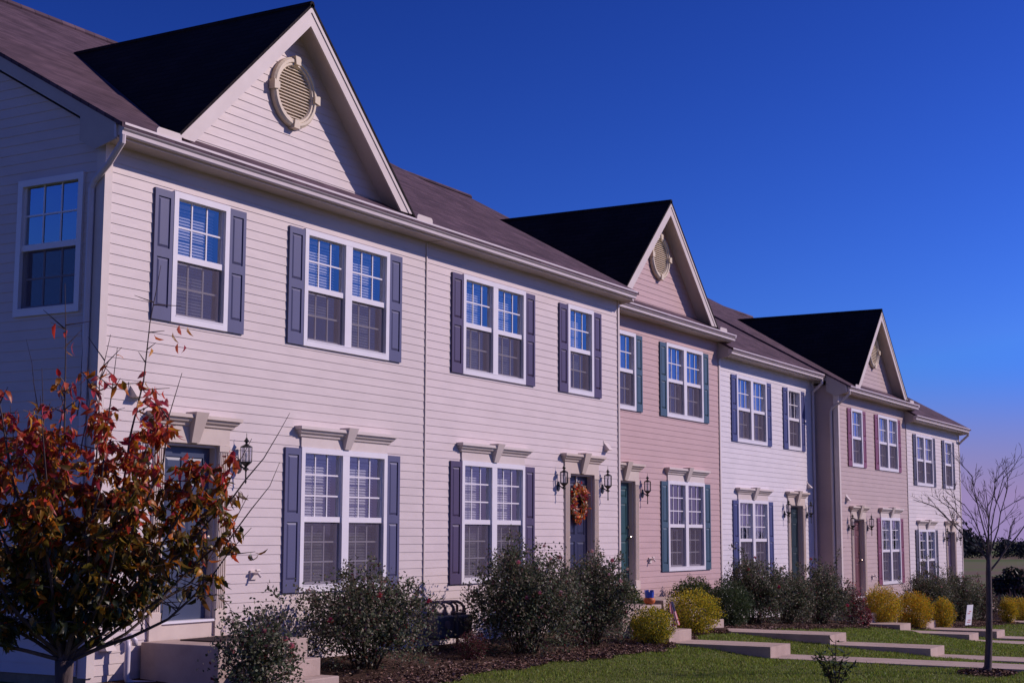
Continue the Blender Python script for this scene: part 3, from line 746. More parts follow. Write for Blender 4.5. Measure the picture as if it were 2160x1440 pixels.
# ------------------------------------------------------------------ scatter helpers
def quads_from(P, U, Vv, L_, Wd):
    """flat diamond-ish leaves: base P, along U (len L_), width dir Vv (Wd)"""
    L_ = np.asarray(L_)[:, None]; Wd = np.asarray(Wd)[:, None]
    a = P; b = P + U * L_ * .45 + Vv * Wd * .5; c = P + U * L_; d = P + U * L_ * .45 - Vv * Wd * .5
    V = np.stack([a, b, c, d], 1).reshape(-1, 3); F = np.arange(len(P) * 4).reshape(-1, 4)
    return V, F
def rand_dirs(n, up=0.):
    d = rng.normal(size=(n, 3)); d[:, 2] += up; d /= np.linalg.norm(d, axis=1)[:, None]; return d
def perp(U):
    r = rng.normal(size=U.shape); v = np.cross(U, r); return v / (np.linalg.norm(v, axis=1)[:, None] + 1e-9)
def pick(n, probs): return rng.choice(len(probs), n, p=np.array(probs) / sum(probs))

# grass
CAMX, CAMY = -11.7325, -11.875
def grass_pts(n, x0, x1, y0, y1):
    x = rng.uniform(x0, x1, n); y = rng.uniform(y0, y1, n)
    k = (y < bed_edge(x) + rng.normal(0, .05, n)) & ~on_hard(x, y) | (x > 40)
    az = np.degrees(np.arctan2(x - CAMX, y - CAMY))
    k &= (az > 36) & (az < 86)
    k &= ~((np.hypot((x - 10.45) / .55, (y + 6.95) / .42) < 1))
    return x[k], y[k]
gx = []; gy = []
for n, a, b_ in ((120000, 2, 14), (70000, 14, 26), (45000, 26, 48)):
    x, y = grass_pts(n, a, b_, -9, -1.2); gx.append(x); gy.append(y)
gx = np.concatenate(gx); gy = np.concatenate(gy); n = len(gx)
P = np.stack([gx, gy, gz(gx, gy) - .012 + .012 * np.sin(gx * 2.3 + gy * 1.7) * np.cos(gy * 3.1 - gx)], 1)
dist = np.hypot(gx - CAMX, gy - CAMY)
patch = .5 + .5 * np.sin(gx * 1.9 + 1.3 * np.sin(gy * 2.1)) * np.cos(gy * 2.7 + gx * .6)
h = rng.uniform(.025, .055, n) * (.8 + .5 * patch); wd = rng.uniform(.006, .010, n) * (dist / 18)
lean = rng.normal(0, .45, (n, 3)); lean[:, 2] = 1; lean /= np.linalg.norm(lean, axis=1)[:, None]
a_ = rng.uniform(0, 2 * math.pi, n); side = np.stack([np.cos(a_), np.sin(a_), np.zeros(n)], 1)
V = np.stack([P - side * wd[:, None], P + side * wd[:, None], P + lean * h[:, None]], 1).reshape(-1, 3)
F = np.arange(3 * n).reshape(-1, 3)
gr = npmesh('grass', V, F, ['grass_blade', 'grass_dry'], (rng.random(n) < .05 + .10 * patch).astype(int)); tag(gr, 'short mown green lawn grass in front of the houses', 'grass', kind='stuff')
# mulch chips
n = 26000; x = rng.uniform(-1, 40, n); x = np.where(rng.random(n) < .5, rng.uniform(1, 15, n), x); y = bed_edge(x) + rng.exponential(.45, n) - .08
k = (~on_hard(x, y)) & (y < .0); x, y = x[k], y[k]; n = len(x)
P = np.stack([x, y, gz(x, y) + rng.uniform(.015, .05, n)], 1); U = rand_dirs(n); U[:, 2] *= .35
V, F = quads_from(P, U, perp(U), rng.uniform(.02, .07, n), rng.uniform(.012, .03, n))
mc = npmesh('mulch_chips', V, F, ['mulch_chip', 'mulch_pale'], pick(n, [.72, .28])); tag(mc, 'loose brown bark chips and fallen leaves on the planting bed', 'mulch', kind='stuff')

# ------------------------------------------------------------------ shrubs
def rose_bush(c, w, h, dense, label, seed, flowers=8, sparse_top=.25, lmats=('leaf_rose', 'leaf_rose_lit', 'leaf_barberry'), lp=(.56, .38, .06), pet=('petal_pink',), lsz=1., depth=.8, pflow=None):
    global rng
    rng = np.random.default_rng(seed); cx, cy = c; z0 = float(gz(cx, cy)) + .02
    root = empty('rose_bush', (cx, cy, z0)); tag(root, label, 'rose bush', 'rose bushes in the planting bed'); org = (cx, cy, z0)
    st = MB(); tips = []; n_st = int(26 * w)
    for i in range(n_st):
        a = rng.uniform(0, 2 * math.pi); r = math.sqrt(rng.random()) * w * .5
        ex, ey = r * math.cos(a), r * math.sin(a) * depth
        hh = h * (.55 + .45 * rng.random()) * math.sqrt(max(.15, 1 - (r / (w * .56)) ** 2)) * (1 + (.22 if rng.random() < .2 else 0))
        p0 = np.array([cx + ex * .18, cy + ey * .18, z0 - .03]); p3 = np.array([cx + ex, cy + ey, z0 + hh])
        p1 = p0 * .66 + p3 * .34 + np.array([-ex * .1, -ey * .1, hh * .12]) + rng.normal(0, .03, 3); p2 = p0 * .3 + p3 * .7 + np.array([0, 0, hh * .08]) + rng.normal(0, .03, 3)
        st.tube([p0, p1, p2, p3], [.009, .007, .005, .0025], 4, False)
        pp = [p1, p2, p3]; tips.append(pp)
        for _ in range(3):
            t = rng.random(); b0 = p1 + (p3 - p1) * t; d = rng.normal(0, 1, 3); d[2] = abs(d[2]) * .8; d *= .12 * w / np.linalg.norm(d) * (1 + rng.random())
            st.tube([b0, b0 + d * .5 + (0, 0, .01), b0 + d], [.004, .003, .0015], 3, False); tips.append([b0, b0 + d * .6, b0 + d])
    st.build('stems', 'stem_brown', root, org)
    n = int(dense * w * h * 2600)
    # half the leaves along stems, half inside the volume
    segs = np.array([[q[0], q[1]] for q in tips] + [[q[1], q[2]] for q in tips]); k = rng.integers(0, len(segs), n); t = rng.random((n, 1))
    P1 = segs[k, 0] * (1 - t) + segs[k, 1] * t + rng.normal(0, .035, (n, 3))
    m_ = int(n * .9); d = rand_dirs(m_); r = rng.random((m_, 1)) ** .45
    hn = np.sqrt(d[:, 0] ** 2 + d[:, 1] ** 2)[:, None]; sk = np.where(d[:, 2:3] < 0, np.clip(hn ** -.7, 1, 2.2), 1.)
    P2 = d * r * np.array([w * .5, w * .5 * depth, h * .47]) * np.concatenate([sk, sk, np.ones_like(sk)], 1)
    lump = 1 + .18 * np.sin(d[:, 0:1] * 7 + seed) * np.cos(d[:, 2:3] * 6 + seed * 2) + .12 * np.sin(d[:, 1:2] * 13 + seed * 3)
    P2 = P2 * lump + np.array([cx, cy, z0 + h * .44]); P2 = P2[(P2[:, 2] > z0 + .03)]
    keep = rng.random(len(P2)) < np.clip(1.25 - sparse_top * 2 * (P2[:, 2] - z0) / h, .1, 1); P2 = P2[keep]
    P = np.concatenate([P1, P2]); P = P[P[:, 2] > z0 + .01]; n = len(P)
    U = rand_dirs(n, .3); V, F = quads_from(P, U, perp(U), rng.uniform(.03, .055, n) * lsz, rng.uniform(.02, .034, n) * lsz)
    npmesh('foliage', V, F, list(lmats), pick(n, lp), root, org)
    # flowers: small cupped rosettes
    for i in range(flowers):
        q = tips[rng.integers(0, len(tips))][2] + rng.normal(0, .02, 3)
        fl = MB(); s = rng.uniform(.035, .06)
        for ring_, (rr, zz) in enumerate(((1., 0.), (.6, .45), (.3, .7))):
            for j in range(6):
                a = j * math.pi / 3 + ring_ * .5; u = np.array([math.cos(a), math.sin(a), 0.]); v = np.array([-u[1], u[0], 0])
                b0 = q + np.array([0, 0, -s * .5]); e = q + u * s * rr + np.array([0, 0, s * zz])
                fl.quad(b0, (b0 + e) / 2 + v * s * .5, e, (b0 + e) / 2 - v * s * .5)
        fl.build('flower', pet[int(rng.integers(0, len(pet)))], root, org)
    return root
rose_bush((.35, -2.0), 1.2, 1.08, .85, 'nearest rose bush with red blooms in front of the first porch', 11, 9, .45, pet=('petal_red', 'petal_pink'), depth=.6)
rose_bush((3.7, -.95), 2.1, 1.34, 1.3, 'airy rose bush under the slate blue shuttered ground floor window', 12, 14, .35, pet=('petal_pink', 'petal_pale', 'petal_red'))
rose_bush((7.2, -1.25), 2.0, 1.62, 1.7, 'largest dark rose bush below the plum shuttered window', 13, 12, .12, pet=('petal_pink', 'petal_pale'))
rose_bush((9.3, -1.25), 1.55, 1.5, 1.6, 'dark rose bush with pink blooms left of the flag steps', 14, 16, .12, pet=('petal_pink', 'petal_pale'))
rose_bush((17.3, -.85), 1.6, 1.42, 1.5, 'dense rose bush below the navy shuttered ground floor window', 15, 8, .12, pet=('petal_red', 'petal_pink'))
rose_bush((19.0, -.95), 1.5, 1.2, 1.5, 'dense rose bush in front of the pearl house to the left of its door', 17, 8, .1, pet=('petal_pale', 'petal_pink'))
rose_bush((21.0, -1.0), 1.7, 1.30, 1.5, 'dense rose bush in front of the door of the pearl house', 16, 8, .12, pet=('petal_pale', 'petal_red'))
rose_bush((22.75, -1.2), .8, 1.0, 1.2, 'sparse reddish rose bush at the left of the orange-yellow shrubs', 18, 8, .3, ('leaf_rose_lit', 'leaf_barberry', 'petal_red'), (.4, .5, .1), pet=('petal_red',))
rose_bush((29.6, -1.2), 1.7, 1.55, 1.5, 'dense rose bush below the charcoal shuttered window behind the yard sign', 19, 8, .2, pet=('petal_pale',))
rose_bush((33.2, -1.1), 1.8, 1.5, 1.5, 'farthest rose bush with pale blooms right of the yard sign', 20, 18, .15, pet=('petal_pale',))
rose_bush((35.2, -1.3), 1.3, 1.2, 1.5, 'rose bush behind the thin bare tree trunk at the row end', 26, 8, .15, ('leaf_rose', 'leaf_rose_lit', 'leaf_barberry'), (.4, .3, .3), pet=('petal_pale',))

def round_shrub(c, w, h, label, seed, lm, lp, name='shrub', group=None, dens=1., depth=.9, lsz=1., cat='shrub'):
    global rng
    rng = np.random.default_rng(seed); cx, cy = c; z0 = float(gz(cx, cy)) + .02; org = (cx, cy, z0)
    root = empty(name, org); tag(root, label, cat, group)
    st = MB(); 
    for i in range(16):
        a = rng.uniform(0, 6.28); r = w * .38 * math.sqrt(rng.random()); e = np.array([cx + r * math.cos(a), cy + r * math.sin(a) * depth, z0 + h * rng.uniform(.45, .85)])
        b0 = np.array([cx + r * .15 * math.cos(a), cy + r * .15 * math.sin(a), z0 - .03]); st.tube([b0, b0 * .5 + e * .5 + rng.normal(0, .02, 3), e], [.01, .007, .003], 4, False)
    st.build('stems', 'stem_brown', root, org)
    n = int(dens * w * h * 14000); d = rand_dirs(n); r = rng.random((n, 1)) ** .28
    lump = 1 + .15 * np.sin(d[:, 0:1] * 6 + seed) * np.cos(d[:, 2:3] * 5 + seed) + .11 * np.sin(d[:, 1:2] * 12 + seed * 2) * np.sin(d[:, 2:3] * 11 + d[:, 0:1] * 9) + rng.normal(0, .055, (n, 1))
    P = d * r * lump * np.array([w * .5, w * .5 * depth, h * .52]) + np.array([cx, cy, z0 + h * .50]); P = P[P[:, 2] > z0]; n = len(P)
    out = P - np.array([cx, cy, z0 + h * .4]); out /= np.linalg.norm(out, axis=1)[:, None]
    U = out * .8 + rand_dirs(n) * .8 + np.array([0, 0, .3]); U /= np.linalg.norm(U, axis=1)[:, None]
    V, F = quads_from(P, U, perp(U), rng.uniform(.022, .042, n) * lsz, rng.uniform(.014, .024, n) * lsz)
    npmesh('foliage', V, F, list(lm), pick(n, lp), root, org)
    return root
YL = ('leaf_yellow', 'leaf_lime', 'leaf_box'); OY = ('leaf_orange_y', 'leaf_yellow', 'leaf_lime', 'leaf_box')
G_ = 'rounded yellow shrubs along the walks'
round_shrub((10.45, -1.75), .78, .56, 'small lime yellow shrub at the left of the flag steps', 31, YL, (.4, .45, .15), group=G_)
round_shrub((13.05, -1.35), 1.08, .70, 'largest golden yellow shrub with a red patch between flag steps and next walk', 32, YL + ('leaf_barberry',), (.50, .36, .10, .04), group=G_)
round_shrub((24.95, -1.25), 1.05, .88, 'golden shrub left of the tan house walk, first of the orange-yellow ones', 33, OY, (.32, .36, .22, .10), group=G_)
round_shrub((26.1, -1.75), 1.0, .84, 'orange-tinged shrub in front of the maroon shuttered window', 34, OY, (.46, .26, .18, .10), group=G_)
round_shrub((28.15, -1.95), .62, .74, 'narrow golden shrub left of the yard sign', 35, OY, (.28, .38, .24, .10), group=G_)
round_shrub((35.75, -2.0), .62, .72, 'yellow shrub just right of the thin bare trunk', 36, OY, (.28, .38, .24, .10), group=G_)
round_shrub((38.2, -1.9), .95, .72, 'yellow shrub at the right edge beyond the last steps', 37, OY, (.28, .38, .24, .10), group=G_)
round_shrub((13.3, .25), 1.0, .75, 'low dark green hedge shrub against the rose pink wall', 38, ('leaf_box', 'leaf_lime'), (.85, .15), lsz=1.1)
round_shrub((15.75, -.95), .98, .78, 'round dark green shrub right of the second walk steps', 39, ('leaf_box', 'leaf_rose'), (.7, .3), lsz=1.1)
round_shrub((16.5, .1), 1.0, .80, 'green shrub close to the teal shuttered window', 42, ('leaf_box', 'leaf_lime'), (.8, .2), lsz=1.1)
round_shrub((5.75, -1.25), .45, .36, 'small dark red barberry shrub beside the gas meters', 40, ('leaf_barberry', 'leaf_rose'), (.8, .2), lsz=.8)
round_shrub((23.3, -1.35), .32, .40, 'tiny red barberry shrub next to the pearl house steps', 41, ('leaf_barberry', 'petal_red'), (.8, .2), lsz=.9)
rng = np.random.default_rng(99)

# ------------------------------------------------------------------ young plant at the bottom
def leafmesh(P, U, S, L_, Wd, curl=.25):
    """folded, curved leaves: 7 verts, 6 faces"""
    n = len(P); N_ = np.cross(U, S); L_ = L_[:, None]; Wd = Wd[:, None]
    mid1 = P + U * L_ * .35 + N_ * L_ * .03; mid2 = P + U * L_ * .7 - N_ * L_ * curl * .35; tip = P + U * L_ * .98 - N_ * L_ * curl
    l1 = mid1 + S * Wd * .5 + N_ * Wd * .16; r1 = mid1 - S * Wd * .5 + N_ * Wd * .16
    l2 = mid2 + S * Wd * .38 + N_ * Wd * .12; r2 = mid2 - S * Wd * .38 + N_ * Wd * .12
    V = np.stack([P, l1, mid1, r1, l2, mid2, r2, tip], 1).reshape(-1, 3)
    t = [(0, 1, 2), (0, 2, 3), (1, 4, 5), (1, 5, 2), (2, 5, 6), (2, 6, 3), (4, 7, 5), (5, 7, 6)]
    F = (np.arange(n)[:, None, None] * 8 + np.array(t)[None]).reshape(-1, 3)
    return V, F
def young_plant(c, h, w, seed):
    global rng
    rng = np.random.default_rng(seed); cx, cy = c; z0 = float(gz(cx, cy)); org = (cx, cy, z0)
    root = empty('young_plant', org); tag(root, 'leafy young plant standing alone on the lawn at the bottom edge', 'plant')
    st = MB(); PP = []; UU = []
    for i in range(13):
        a = rng.uniform(0, 6.28); r = w * .5 * rng.uniform(.2, 1); hh = h * rng.uniform(.45, .8)
        if i == 0: r = .02; hh = h
        e = np.array([cx + r * math.cos(a), cy + r * math.sin(a), z0 + hh]); b0 = np.array([cx, cy, z0 - .02]); md = b0 * .45 + e * .55 + np.array([0, 0, .05])
        st.tube([b0, md, e], [.008, .006, .003], 5, False)
        for t in np.linspace(.35, 1, 11):
            p = md + (e - md) * t if t > .5 else b0 + (md - b0) * (t * 2); d = rng.normal(0, 1, 3); d[2] *= .35; d[2] -= .1; PP.append(p); UU.append(d / np.linalg.norm(d))
    st.build('stems', 'stem_brown', root, org)
    P = np.array(PP); U = np.array(UU); S = np.cross(U, [0, 0, 1.]); S /= np.linalg.norm(S, axis=1)[:, None]
    V, F = leafmesh(P, U, S, rng.uniform(.08, .13, len(P)), rng.uniform(.035, .055, len(P)))
    npmesh('foliage', V, F, ['leaf_tree_green', 'leaf_box'], np.repeat(pick(len(P), [.6, .4]), 8), root, org, smooth=True)
young_plant((6.35, -6.05), .64, .66, 51)

# ------------------------------------------------------------------ trees
Fw = np.array([.8547, .5023, 0]); Fw /= np.linalg.norm(Fw)
YAW = 1.050193326320081
RT = np.array([math.cos(YAW), -math.sin(YAW), 0.]); FD = np.array([math.sin(YAW), math.cos(YAW), 0.]); UP = np.array([0, 0, 1.])
def curve(p0, p1, bow, n=6, jit=.015):
    ts_ = np.linspace(0, 1, n); pts = []
    for t in ts_:
        p = p0 * (1 - t) + p1 * t + bow * 4 * t * (1 - t) * .5
        if 0 < t < 1: p = p + rng.normal(0, jit, 3)
        pts.append(p)
    return pts
def red_tree():
    global rng
    rng = np.random.default_rng(61)
    fork = np.array([-5.86, -5.77, .93]); base = np.array([-5.86, -5.77, float(gz(-5.86, -5.77)) - .05]) + RT * .06
    org = tuple(base); root = empty('autumn_tree', org); tag(root, 'young tree at the left edge with leaves turning from dark green to red', 'tree')
    tr = MB(); tr.tube([base, base + UP * .3 - RT * .02, fork - UP * .18, fork], [.062, .052, .044, .050], 10)
    trunk = tr.build('trunk', 'bark_red', root, org, True)
    # branch tips: right, up, depth in metres relative to the fork
    T_ = [(.42, 1.90, .1), (.60, 1.35, -.1), (.92, .78, .2), (1.02, .62, -.25), (.95, 1.05, .1), (.78, .98, -.2), (.30, 1.45, -.3), (.10, 1.58, .3), (-.05, 1.78, -.1), (-.25, 1.40, .2), (-.40, 1.65, -.3), (-.65, 1.3, .1),
          (-.85, 1.0, -.2), (-1.0, .7, .2), (-.8, .45, -.4), (.55, .95, .5), (.2, 1.1, .6), (-.3, 1.1, .6), (0, 1.2, -.6), (.5, .85, -.6), (-.5, .9, -.6), (.72, .55, .45), (-.55, .6, .6),  (-.35, 1.2, 0), (.15, 1.05, 0), (.42, 1.2, .1), (-.12, 1.2, -.3)]
    br = MB(); LP = []; LU = []; LH = []
    for i, (a, b_, c_) in enumerate(T_):
        b_ *= 1.13; tip = fork + RT * a + UP * b_ + FD * c_; out = RT * a + FD * c_; 
        bow = out * .22 - UP * .10
        pts = curve(fork + rng.normal(0, .012, 3), tip, bow, 8, .012)
        rad = np.linspace(.012, .0016, 8) if a * a + c_ * c_ > .2 else np.linspace(.012, .0015, 8)
        br.tube(pts, list(rad), 5, False)
        pts = np.array(pts)
        ntw = 24
        for j in range(ntw):
            t = rng.uniform(.16, .93); k = int(t * 7); p = pts[k] + (pts[min(k + 1, 7)] - pts[k]) * (t * 7 - k)
            hgt = (p[2] - fork[2])
            d = rng.normal(0, 1, 3); d[2] = abs(d[2]) * .9; d /= np.linalg.norm(d); L_ = rng.uniform(.08, .22) * (1.15 - .4 * t)
            q = p + d * L_; br.tube([p, p + d * L_ * .5, q], [.0045, .003, .0015], 3, False)
            bare = hgt > 1.5
            nl = rng.integers(14, 21) if not bare else (rng.integers(0, 2))
            if hgt > 1.25 and not bare: nl = rng.integers(3, 7)
            for _ in range(nl):
                s = rng.uniform(.15, 1.05); LP.append(p + d * L_ * s + rng.normal(0, .012, 3))
                u = d * .35 + rng.normal(0, .42, 3) + np.array([0, 0, -.85]); LU.append(u / np.linalg.norm(u)); LH.append(LP[-1][2] - fork[2])
    # a few thin bare tips above
    for a, b_ in ((-.6, 1.75), (-.28, 1.72), (.02, 1.80), (.06, 1.62), (1.12, 1.05), (1.17, 1.32), (-.45, 1.5), (-.1, 1.58)):
        e = fork + RT * a + UP * b_; s_ = fork + RT * a * .72 + UP * (b_ - .5); br.tube(curve(s_, e, RT * .03, 5, .01), [.005, .004, .003, .002, .0012], 4, False)
    br.build('branches', 'bark_red', root, org)
    # leaves of the top tip
    for o_ in ((.555, 1.80), (.60, 1.79), (.52, 1.76), (.55, 1.70), (.585, 1.69), (.44, 1.46), (.48, 1.44), (.50, 1.40)):
        LP.append(fork + RT * o_[0] + UP * o_[1]); u = np.array([0, 0, -1.]) + rng.normal(0, .3, 3); LU.append(u / np.linalg.norm(u)); LH.append(1.8)
    P = np.array(LP); U = np.array(LU); LH = np.array(LH)
    rr_ = (P - fork) @ RT; kp = LH > np.where(rr_ > 0, .88 * rr_ - .02, .34 * -rr_ - .02) + rng.normal(0, .05, len(P)); kp |= (rr_ > .7) & (rng.random(len(P)) < .35)
    P, U, LH = P[kp], U[kp], LH[kp]; n = len(P)
    S = perp(U); V, F = leafmesh(P, U, S, rng.uniform(.048, .088, n), rng.uniform(.019, .033, n), .38)
    rr = rng.random(n); x_ = LH + rng.normal(0, .14, n) + .25 * np.clip((P - fork) @ RT - .55, 0, 1)
    mi = np.where(x_ < .42, 0, np.where(x_ < .78, 1, np.where(x_ < 1.02, np.where(rr < .45, 1, 2), np.where(rr < .5, 2, 3))))
    mi = np.where((x_ < .5) & (rr < .30), 1, mi); mi = np.where((x_ > .35) & (x_ < .85) & (rr > .86), 2, mi); mi = np.where((x_ > .42) & (x_ < .78) & (rr < .2), 0, mi)
    npmesh('foliage', V, F, ['leaf_tree_green', 'leaf_tree_olive', 'leaf_tree_orange', 'leaf_tree_red'], np.repeat(mi, 8), root, org, smooth=True)
    print('red tree leaves', n)
red_tree()

def bare_tree():
    global rng
    rng = np.random.default_rng(71)
    b0 = np.array([10.46, -6.95, float(gz(10.46, -6.95)) - .03]); org = tuple(b0)
    root = empty('bare_sapling', org); tag(root, 'thin leafless young tree on the lawn at the right side', 'tree')
    pts = [b0 + RT * a + UP * b_ for a, b_ in ((-.06, 0), (.0, .12), (.03, .5), (.05, 1.0), (.06, 1.45), (.075, 1.75))]
    tr = MB(); tr.tube(pts, [.095, .055, .048, .044, .040, .032], 9); trunk = tr.build('trunk', 'bark_grey', root, org, True)
    br = MB(); top = pts[-1]; f2 = pts[-2]
    def grow(p, d, L_, r, lvl):
        n = 5; q = [p]; dd = d / np.linalg.norm(d)
        for i in range(n):
            dd = dd + rng.normal(0, .09, 3) + UP * .035; dd /= np.linalg.norm(dd); q.append(q[-1] + dd * L_ / n)
        br.tube(q, list(np.linspace(r * .85, r * .32, n + 1)), 5 if lvl < 2 else 3, False)
        if lvl < 3:
            for _ in range((4, 4, 2)[lvl]):
                t = rng.uniform(.25, 1); k = min(int(t * n), n - 1); s = q[k] + (q[k + 1] - q[k]) * (t * n - k)
                sd = dd * .9 + perp(dd[None])[0] * rng.uniform(.4, .9) + UP * .25; grow(s, sd, L_ * rng.uniform(.35, .6) * (1.1 - .4 * t), max(r * .5, .0042), lvl + 1)
    grow(f2 + RT * .01, RT * .75 + UP * .75 + FD * .1, 1.1, .020, 0)
    for a, b_, c_, L_ in ((-.68, .85, .2, 1.35), (-.35, 1., -.35, 1.45), (-.15, 1., .3, 1.35), (.12, 1., -.1, 1.45), (.35, 1., .3, 1.3), (-.75, .7, -.2, 1.2), (.55, .8, -.3, 1.2), (-.1, .9, .55, 1.1)):
        grow(top - UP * rng.uniform(0, .2), RT * a * .72 + UP * b_ + FD * c_, L_ * .88, .015, 0)
    br.build('branches', 'bark_grey', root, org)
    # mulch ring
    n = 1500; a = rng.uniform(0, 6.28, n); r = np.sqrt(rng.random(n)) ; x = b0[0] + r * np.cos(a) * .52; y = b0[1] + r * np.sin(a) * .42
    P = np.stack([x, y, gz(x, y) + .01 + .05 * (1 - r ** 2) * rng.random(n)], 1); U = rand_dirs(n); U[:, 2] *= .4
    V, F = quads_from(P, U, perp(U), rng.uniform(.03, .07, n), rng.uniform(.015, .03, n))
    o = npmesh('mulch_ring', V, F, ['mulch_chip', 'mulch_pale'], pick(n, [.75, .25])); tag(o, 'ring of bark chips round the foot of the bare young tree', 'mulch', kind='stuff')
bare_tree()

# ------------------------------------------------------------------ background
def crown_tree(c, w, h, label, seed, lm, lp, name='tree', trunk_h=.25, nl=5000, lsz=.2, group=None):
    global rng
    rng = np.random.default_rng(seed); cx, cy = c; z0 = float(gz(cx, cy)); org = (cx, cy, z0); root = empty(name, org); tag(root, label, 'tree', group)
    t = MB(); t.tube([(cx, cy, z0 - .1), (cx, cy, z0 + h * .45), (cx, cy, z0 + h * .8)], [w * .045, w * .03, w * .01], 7)
    for i in range(9):
        a = rng.uniform(0, 6.28); zz = z0 + h * rng.uniform(.25, .55); t.tube([(cx, cy, zz), (cx + w * .3 * math.cos(a), cy + w * .3 * math.sin(a), zz + h * .2)], [w * .018, w * .005], 5)
    t.build('trunk', 'bark_grey', root, org)
    P = []
    for i in range(26):
        a = rng.uniform(0, 6.28); tt = rng.random(); r = w * .36 * math.sin(math.pi * (.15 + .8 * tt)) * rng.uniform(.3, 1); c0 = np.array([cx + r * math.cos(a), cy + r * math.sin(a), z0 + h * (trunk_h + (1 - trunk_h) * .92 * tt)])
        d = rand_dirs(nl // 26); P.append(c0 + d * rng.random((len(d), 1)) ** .4 * np.array([w * .2, w * .2, h * .13]))
    P = np.concatenate(P); U = rand_dirs(len(P)); V, F = quads_from(P, U, perp(U), rng.uniform(.6, 1.3, len(P)) * lsz, rng.uniform(.4, .8, len(P)) * lsz)
    npmesh('crown', V, F, list(lm), pick(len(P), lp), root, org)
crown_tree((58.0, .35), 2.7, 4.5, 'dark leafy tree cut by the right edge of the photo behind the yellow shrub', 81, ('leaf_dark', 'leaf_rose_lit'), (.85, .15), trunk_h=.06, nl=8000, lsz=.13)
crown_tree((88, 8.6), 3.6, 2.1, 'low brown-green bush far beyond the end of the row', 82, ('leaf_brush', 'leaf_dark'), (.5, .5), trunk_h=.05, nl=5000, lsz=.25)
# brush behind the row end
rng = np.random.default_rng(83)
n = 26000; x = rng.uniform(58, 92, n); y = -4 + (x - 58) * .28 + rng.uniform(-9, 14, n); hh = rng.uniform(0, 1, n) ** 1.3 * (.35 + .2 * np.sin(x * .8) * np.cos(y * .9))
P = np.stack([x, y, gz(x, y) + hh], 1); U = rand_dirs(n, .8); V, F = quads_from(P, U, perp(U), rng.uniform(.2, .5, n), rng.uniform(.05, .12, n))
o = npmesh('brush', V, F, ['leaf_brush', 'leaf_dark'], pick(n, [.65, .35])); tag(o, 'brownish thicket of weeds and brush beyond the last house', 'brush', kind='stuff')
# far woodland ring
def woodland(azs, dist, hmin, hmax, seed, n, name, label):
    global rng
    rng = np.random.default_rng(seed); P = []; S = []
    nt_ = int(n / 260)
    for i in range(nt_):
        a = R(rng.uniform(*azs)); d = dist * rng.uniform(1, 1.25); cx, cy = CAMX + d * math.sin(a), CAMY + d * math.cos(a); z0 = float(gz(cx, cy)); h = rng.uniform(hmin, hmax) * (1 + .35 * math.sin(math.degrees(a) * 1.1)); w = h * .85
        dd = rand_dirs(260); P.append(np.array([cx, cy, z0 + h * .5]) + dd * rng.random((260, 1)) ** .35 * np.array([w * .55, w * .55, h * .55])); S.append(np.full(260, h * .10))
    P = np.concatenate(P); S = np.concatenate(S); U = rand_dirs(len(P)); V, F = quads_from(P, U, perp(U), S * 1.5, S)
    o = npmesh(name, V, F, ['leaf_far_haze']); tag(o, label, 'woodland', kind='stuff')
woodland((60, 96), 430, 6.0, 8.2, 84, 90000, 'far_woodland', 'dark distant woodland on the horizon right of the last house')
woodland((96, 200), 420, 7, 10, 85, 52000, 'street_woodland', 'far line of trees across the fields facing the row')
# farmhouse in front of the woodland
a = R(81.6); d = 415; fx, fy = CAMX + d * math.sin(a), CAMY + d * math.cos(a); fz = float(gz(fx, fy)); root = empty('farmhouse', (fx, fy, fz)); tag(root, 'tiny distant farm building in front of the dark woodland', 'building')
q = MB(); q.box(fx - 6, fx + 6, fy - 4, fy + 4, fz, fz + 3.2); q.build('wall', 'meter_grey', root, (fx, fy, fz))
q = MB(); q.prism([(fx - 6.4, fy - 4.6, fz + 3.2), (fx - 6.4, fy + 4.6, fz + 3.2), (fx - 6.4, fy, fz + 5.2)], (12.8, 0, 0)); q.build('roof', 'shutter_slate', root, (fx, fy, fz))

# ------------------------------------------------------------------ small things
# pumpkin and blue cup on it
px_, py_ = 12.02, -.98; o = empty('pumpkin', (px_, py_, .42)); tag(o, 'small orange pumpkin on the landing of the flag steps', 'pumpkin')
q = MB(); nn = 20; prof = [(.0, .0), (.05, .0), (.085, .03), (.098, .065), (.09, .10), (.06, .125), (.02, .12), (.0, .115)]
vs = []; 
for r, z in prof:
    for k in range(nn): rr = r * (1 + .06 * math.cos(k * math.pi)); vs.append((px_ + rr * math.cos(2 * math.pi * k / nn), py_ + rr * math.sin(2 * math.pi * k / nn), .42 + z))
q.add(vs, [(i * nn + k, i * nn + (k + 1) % nn, (i + 1) * nn + (k + 1) % nn, (i + 1) * nn + k) for i in range(len(prof) - 1) for k in range(nn)]); q.build('rind', 'pumpkin_skin', o, (px_, py_, .42), True)
bo = empty('blue_hat', (px_, py_, .54)); tag(bo, 'bright blue crown-shaped cup set on top of the small pumpkin', 'cup')
q = MB(); nn = 12
for k in range(nn):
    a0, a1 = 2 * math.pi * k / nn, 2 * math.pi * (k + 1) / nn; r = .075; z0_, z1_ = .535, .63 + (.035 if k % 2 else 0)
    P4 = [(px_ + r * math.cos(a0), py_ + r * math.sin(a0), z0_), (px_ + r * math.cos(a1), py_ + r * math.sin(a1), z0_), (px_ + r * 1.1 * math.cos(a1), py_ + r * 1.1 * math.sin(a1), z1_), (px_ + r * 1.1 * math.cos(a0), py_ + r * 1.1 * math.sin(a0), z1_)]
    q.prism(P4, (-.006 * math.cos(a0), -.006 * math.sin(a0), 0))
q.tube_profile((px_, py_, .534), [(.01, 0), (.074, 0), (.074, .005), (.01, .005)], 12)
q.build('crown_cup', 'cup_blue', bo, (px_, py_, .54))
